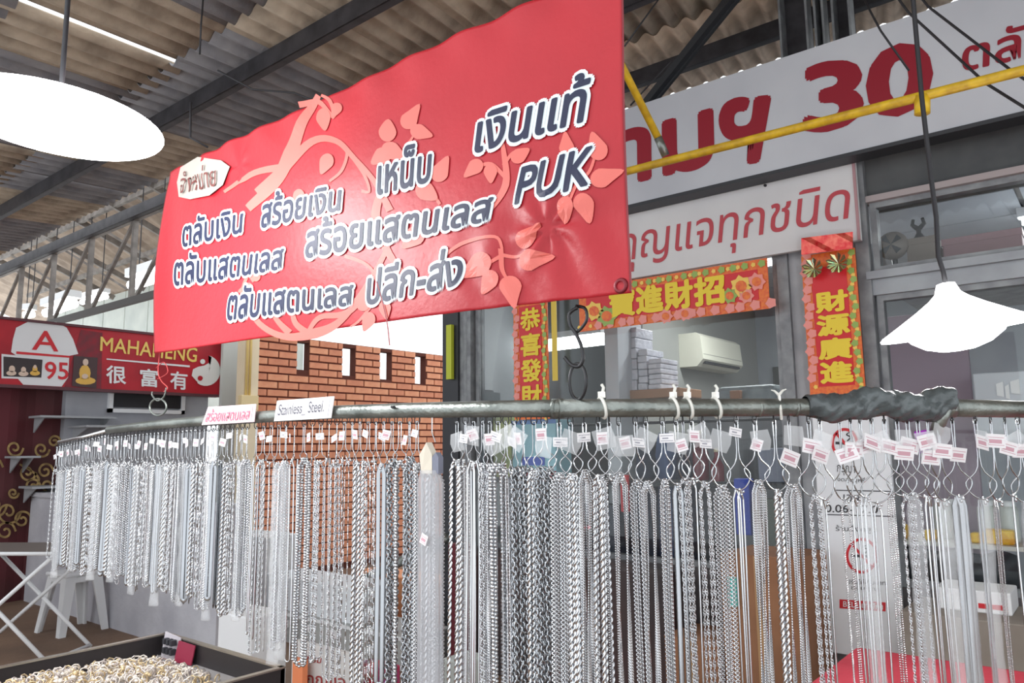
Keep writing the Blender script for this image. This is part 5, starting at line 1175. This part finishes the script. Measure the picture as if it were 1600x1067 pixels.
for i in range(1500):
    u = rng.beta(1.6, 1.9); v = rng.beta(1.3, 1.1)
    h = .052 * max(0, 1 - ((u - .42) / .5) ** 2) * min(1, (v + .02) * 3.5)
    c = V((xT0 + .02 + (xT1 - xT0 - .04) * u, yT - .05 - (D_ - .08) * v, zt3 + .012 + h * rng.rand() ** .4)); mb.cur = rng.randint(3)
    if i % 3: ev, ef = torus(.007 + .005 * rng.rand(), .0018, 7, 4, 1.1)
    else: ev, ef = octa(.005 + .003 * rng.rand())
    q_ = Matrix.Rotation(rng.rand() * 6, 3, 'X') @ Matrix.Rotation(rng.rand() * 6, 3, 'Y'); mb.add([c + q_ @ V(x) for x in ev], ef)
hp = mb.build('trinket_heap', [mat('pearl', (236, 226, 214), .25), mat('gold_trinket', (224, 200, 158), .3, .5), mat('silver_trinket', (226, 216, 210), .25, .5)], None, True, kind='stuff')
tag(hp, 'heap of small pearly, silver and gold trinkets filling the black tray', 'trinkets')
e = empty('label_card', trp(.14, .04, zt3 + .02), 'small grey and maroon printed card leaning in the tray corner', 'card')
p = trp(.08, .05, zt3 + .01); MB().prism([p, p + V((.07, .01, 0)), p + V((.07, .02, .06)), p + V((0, .01, .07))], (0, .003, 0)).build('card', mat('card_grey', (190, 184, 190), .6), e)
MB().prism([p + V((.075, .0, 0)), p + V((.15, .01, 0)), p + V((.15, .02, .05)), p + V((.075, .012, .055))], (0, .003, 0)).build('card', mat('card_maroon', (140, 30, 60), .6), e)
for k_ in range(6): MB().box(p + V((.012 + .02 * (k_ % 3), -.004, .015 + .025 * (k_ // 3))), p + V((.024 + .02 * (k_ % 3), .012, .03 + .025 * (k_ // 3)))).build('printed_square', ink, e)
dt = empty('display_table', (xT0 + .5, yT - .5, 0), 'plain grey stall table standing under the black trinket tray', 'table')
MB().box((xT0 - .02, yT - 1.0, zt3 - .03), (xT1 + .03, yT + .02, zt3 - .001)).build('tabletop', mat('table_grey', (120, 118, 118), .6), dt)
for x in (xT0 + .02, xT1): 
    for y in (yT - .95, yT - .02): MB().box((x - .015, y - .015, 0), (x + .015, y + .015, zt3 - .03)).build('leg', STEEL, dt)
# white goods behind the chains
def pbx(nm, px0, py0, px1, py1, Y, dep, m, lab, cat, bev=.01, fl=False): return bx(nm, px0, py0, px1, py1, Y, dep, m, lab, cat, bev=bev, floor=fl)
e, x0, x1, z0, z1 = pbx('white_bucket', 340, 960, 392, 1010, 2.3, .22, WHITE, 'white plastic crate on floor between tray and low wall', 'crate', fl=True)
e, x0, x1, z0, z1 = pbx('foam_box', 352, 842, 416, 905, 3.6, .3, WHITE, 'white foam box behind the chains below the pink card', 'box', fl=True)
MB().box((x0 - .01, 3.59, z1), (x1 + .01, 3.91, z1 + .03)).build('lid', WHITE, e)
e, x0, x1, z0, z1 = pbx('white_bench', 412, 908, 560, 968, 3.5, .35, mat('bench_white', (226, 230, 234), .5), 'long white foam slab resting on the grey trolley behind the chains', 'slab')
e, x0, x1, z0, z1 = pbx('grey_trolley', 395, 972, 640, 1100, 3.45, .4, mat('trolley_grey', (172, 174, 172), .5, 0, (150, 152, 150), 3), 'wide pale grey trolley behind the middle chains', 'trolley')
for k_ in range(4): MB().box((x0 + .1 + .28 * k_, 3.44, z1 - .1), (x0 + .16 + .28 * k_, 3.45, z1 - .05)).build('label_patch', PAPER, e)
MB().box((x0, 3.435, z1 - .02), (x1, 3.45, z1)).build('edge_rail', WHITE, e)
e, x0, x1, z0, z1 = pbx('orange_counter', 548, 902, 700, 985, 4.4, .3, mat('orange_panel', (238, 166, 120), .6, 0, (226, 146, 102), 4), 'pale orange counter panel in front of the brick wall', 'counter')
for f in (.33, .66): MB().box((x0 + (x1 - x0) * f - .01, 4.39, z0), (x0 + (x1 - x0) * f + .01, 4.4, z1)).build('panel_joint', mat('joint_dark', (150, 96, 70), .6), e)
e = empty('grey_pipe_leg', onY(600, 890, 3.9), 'thick grey pipe slanting up behind the thin chains by the brick wall', 'pipe')
MB().tube([onY(528, 926, 3.9), onY(610, 885, 3.9), onY(700, 840, 3.9)], .035, 14).build('pipe', STEEL, e, True); MB().tube([onY(521, 930, 3.9), onY(530, 925, 3.9)], .042, 14).build('end_cap', DARK, e, True)
Yq = 2.3
e, x0, x1, z0, z1 = pbx('poster_board', 455, 1012, 560, 1120, Yq, .03, mat('posterboard', (206, 204, 202), .6), 'grey-white notice board with red Thai words below the chunky chains', 'board', .002)
w_ = lambda a1, b1: onY(a1, b1, Yq)
txt('ซ่อม', [w_(480, 1020), w_(504, 1024), w_(502, 1036), w_(480, 1034)], mat('rust_ink', (150, 50, 50), .6), e, .01, off=O2)
txt('กุญแจ', [w_(480, 1054), w_(540, 1060), w_(540, 1082), w_(480, 1076)], mat('rust_ink', (0, 0, 0)), e, .01, off=O2)
pbx('orange_strip', 456, 1030, 472, 1110, Yq - .06, .03, mat('orange_deep', (232, 138, 92), .6), 'narrow orange strip along the edge of the notice board', 'strip', .002)
pbx('red_blue_pack', 555, 1040, 600, 1110, 2.4, .1, mat('red_pack', (196, 44, 56), .5, 0, (60, 80, 150), 8), 'red and blue package at the foot of the thin chains', 'package')
pbx('white_cabinet_low', 690, 1032, 725, 1120, 3.0, .2, mat('cab_pale', (190, 196, 192), .5), 'small pale cabinet corner right of the plastic sleeve', 'cabinet')
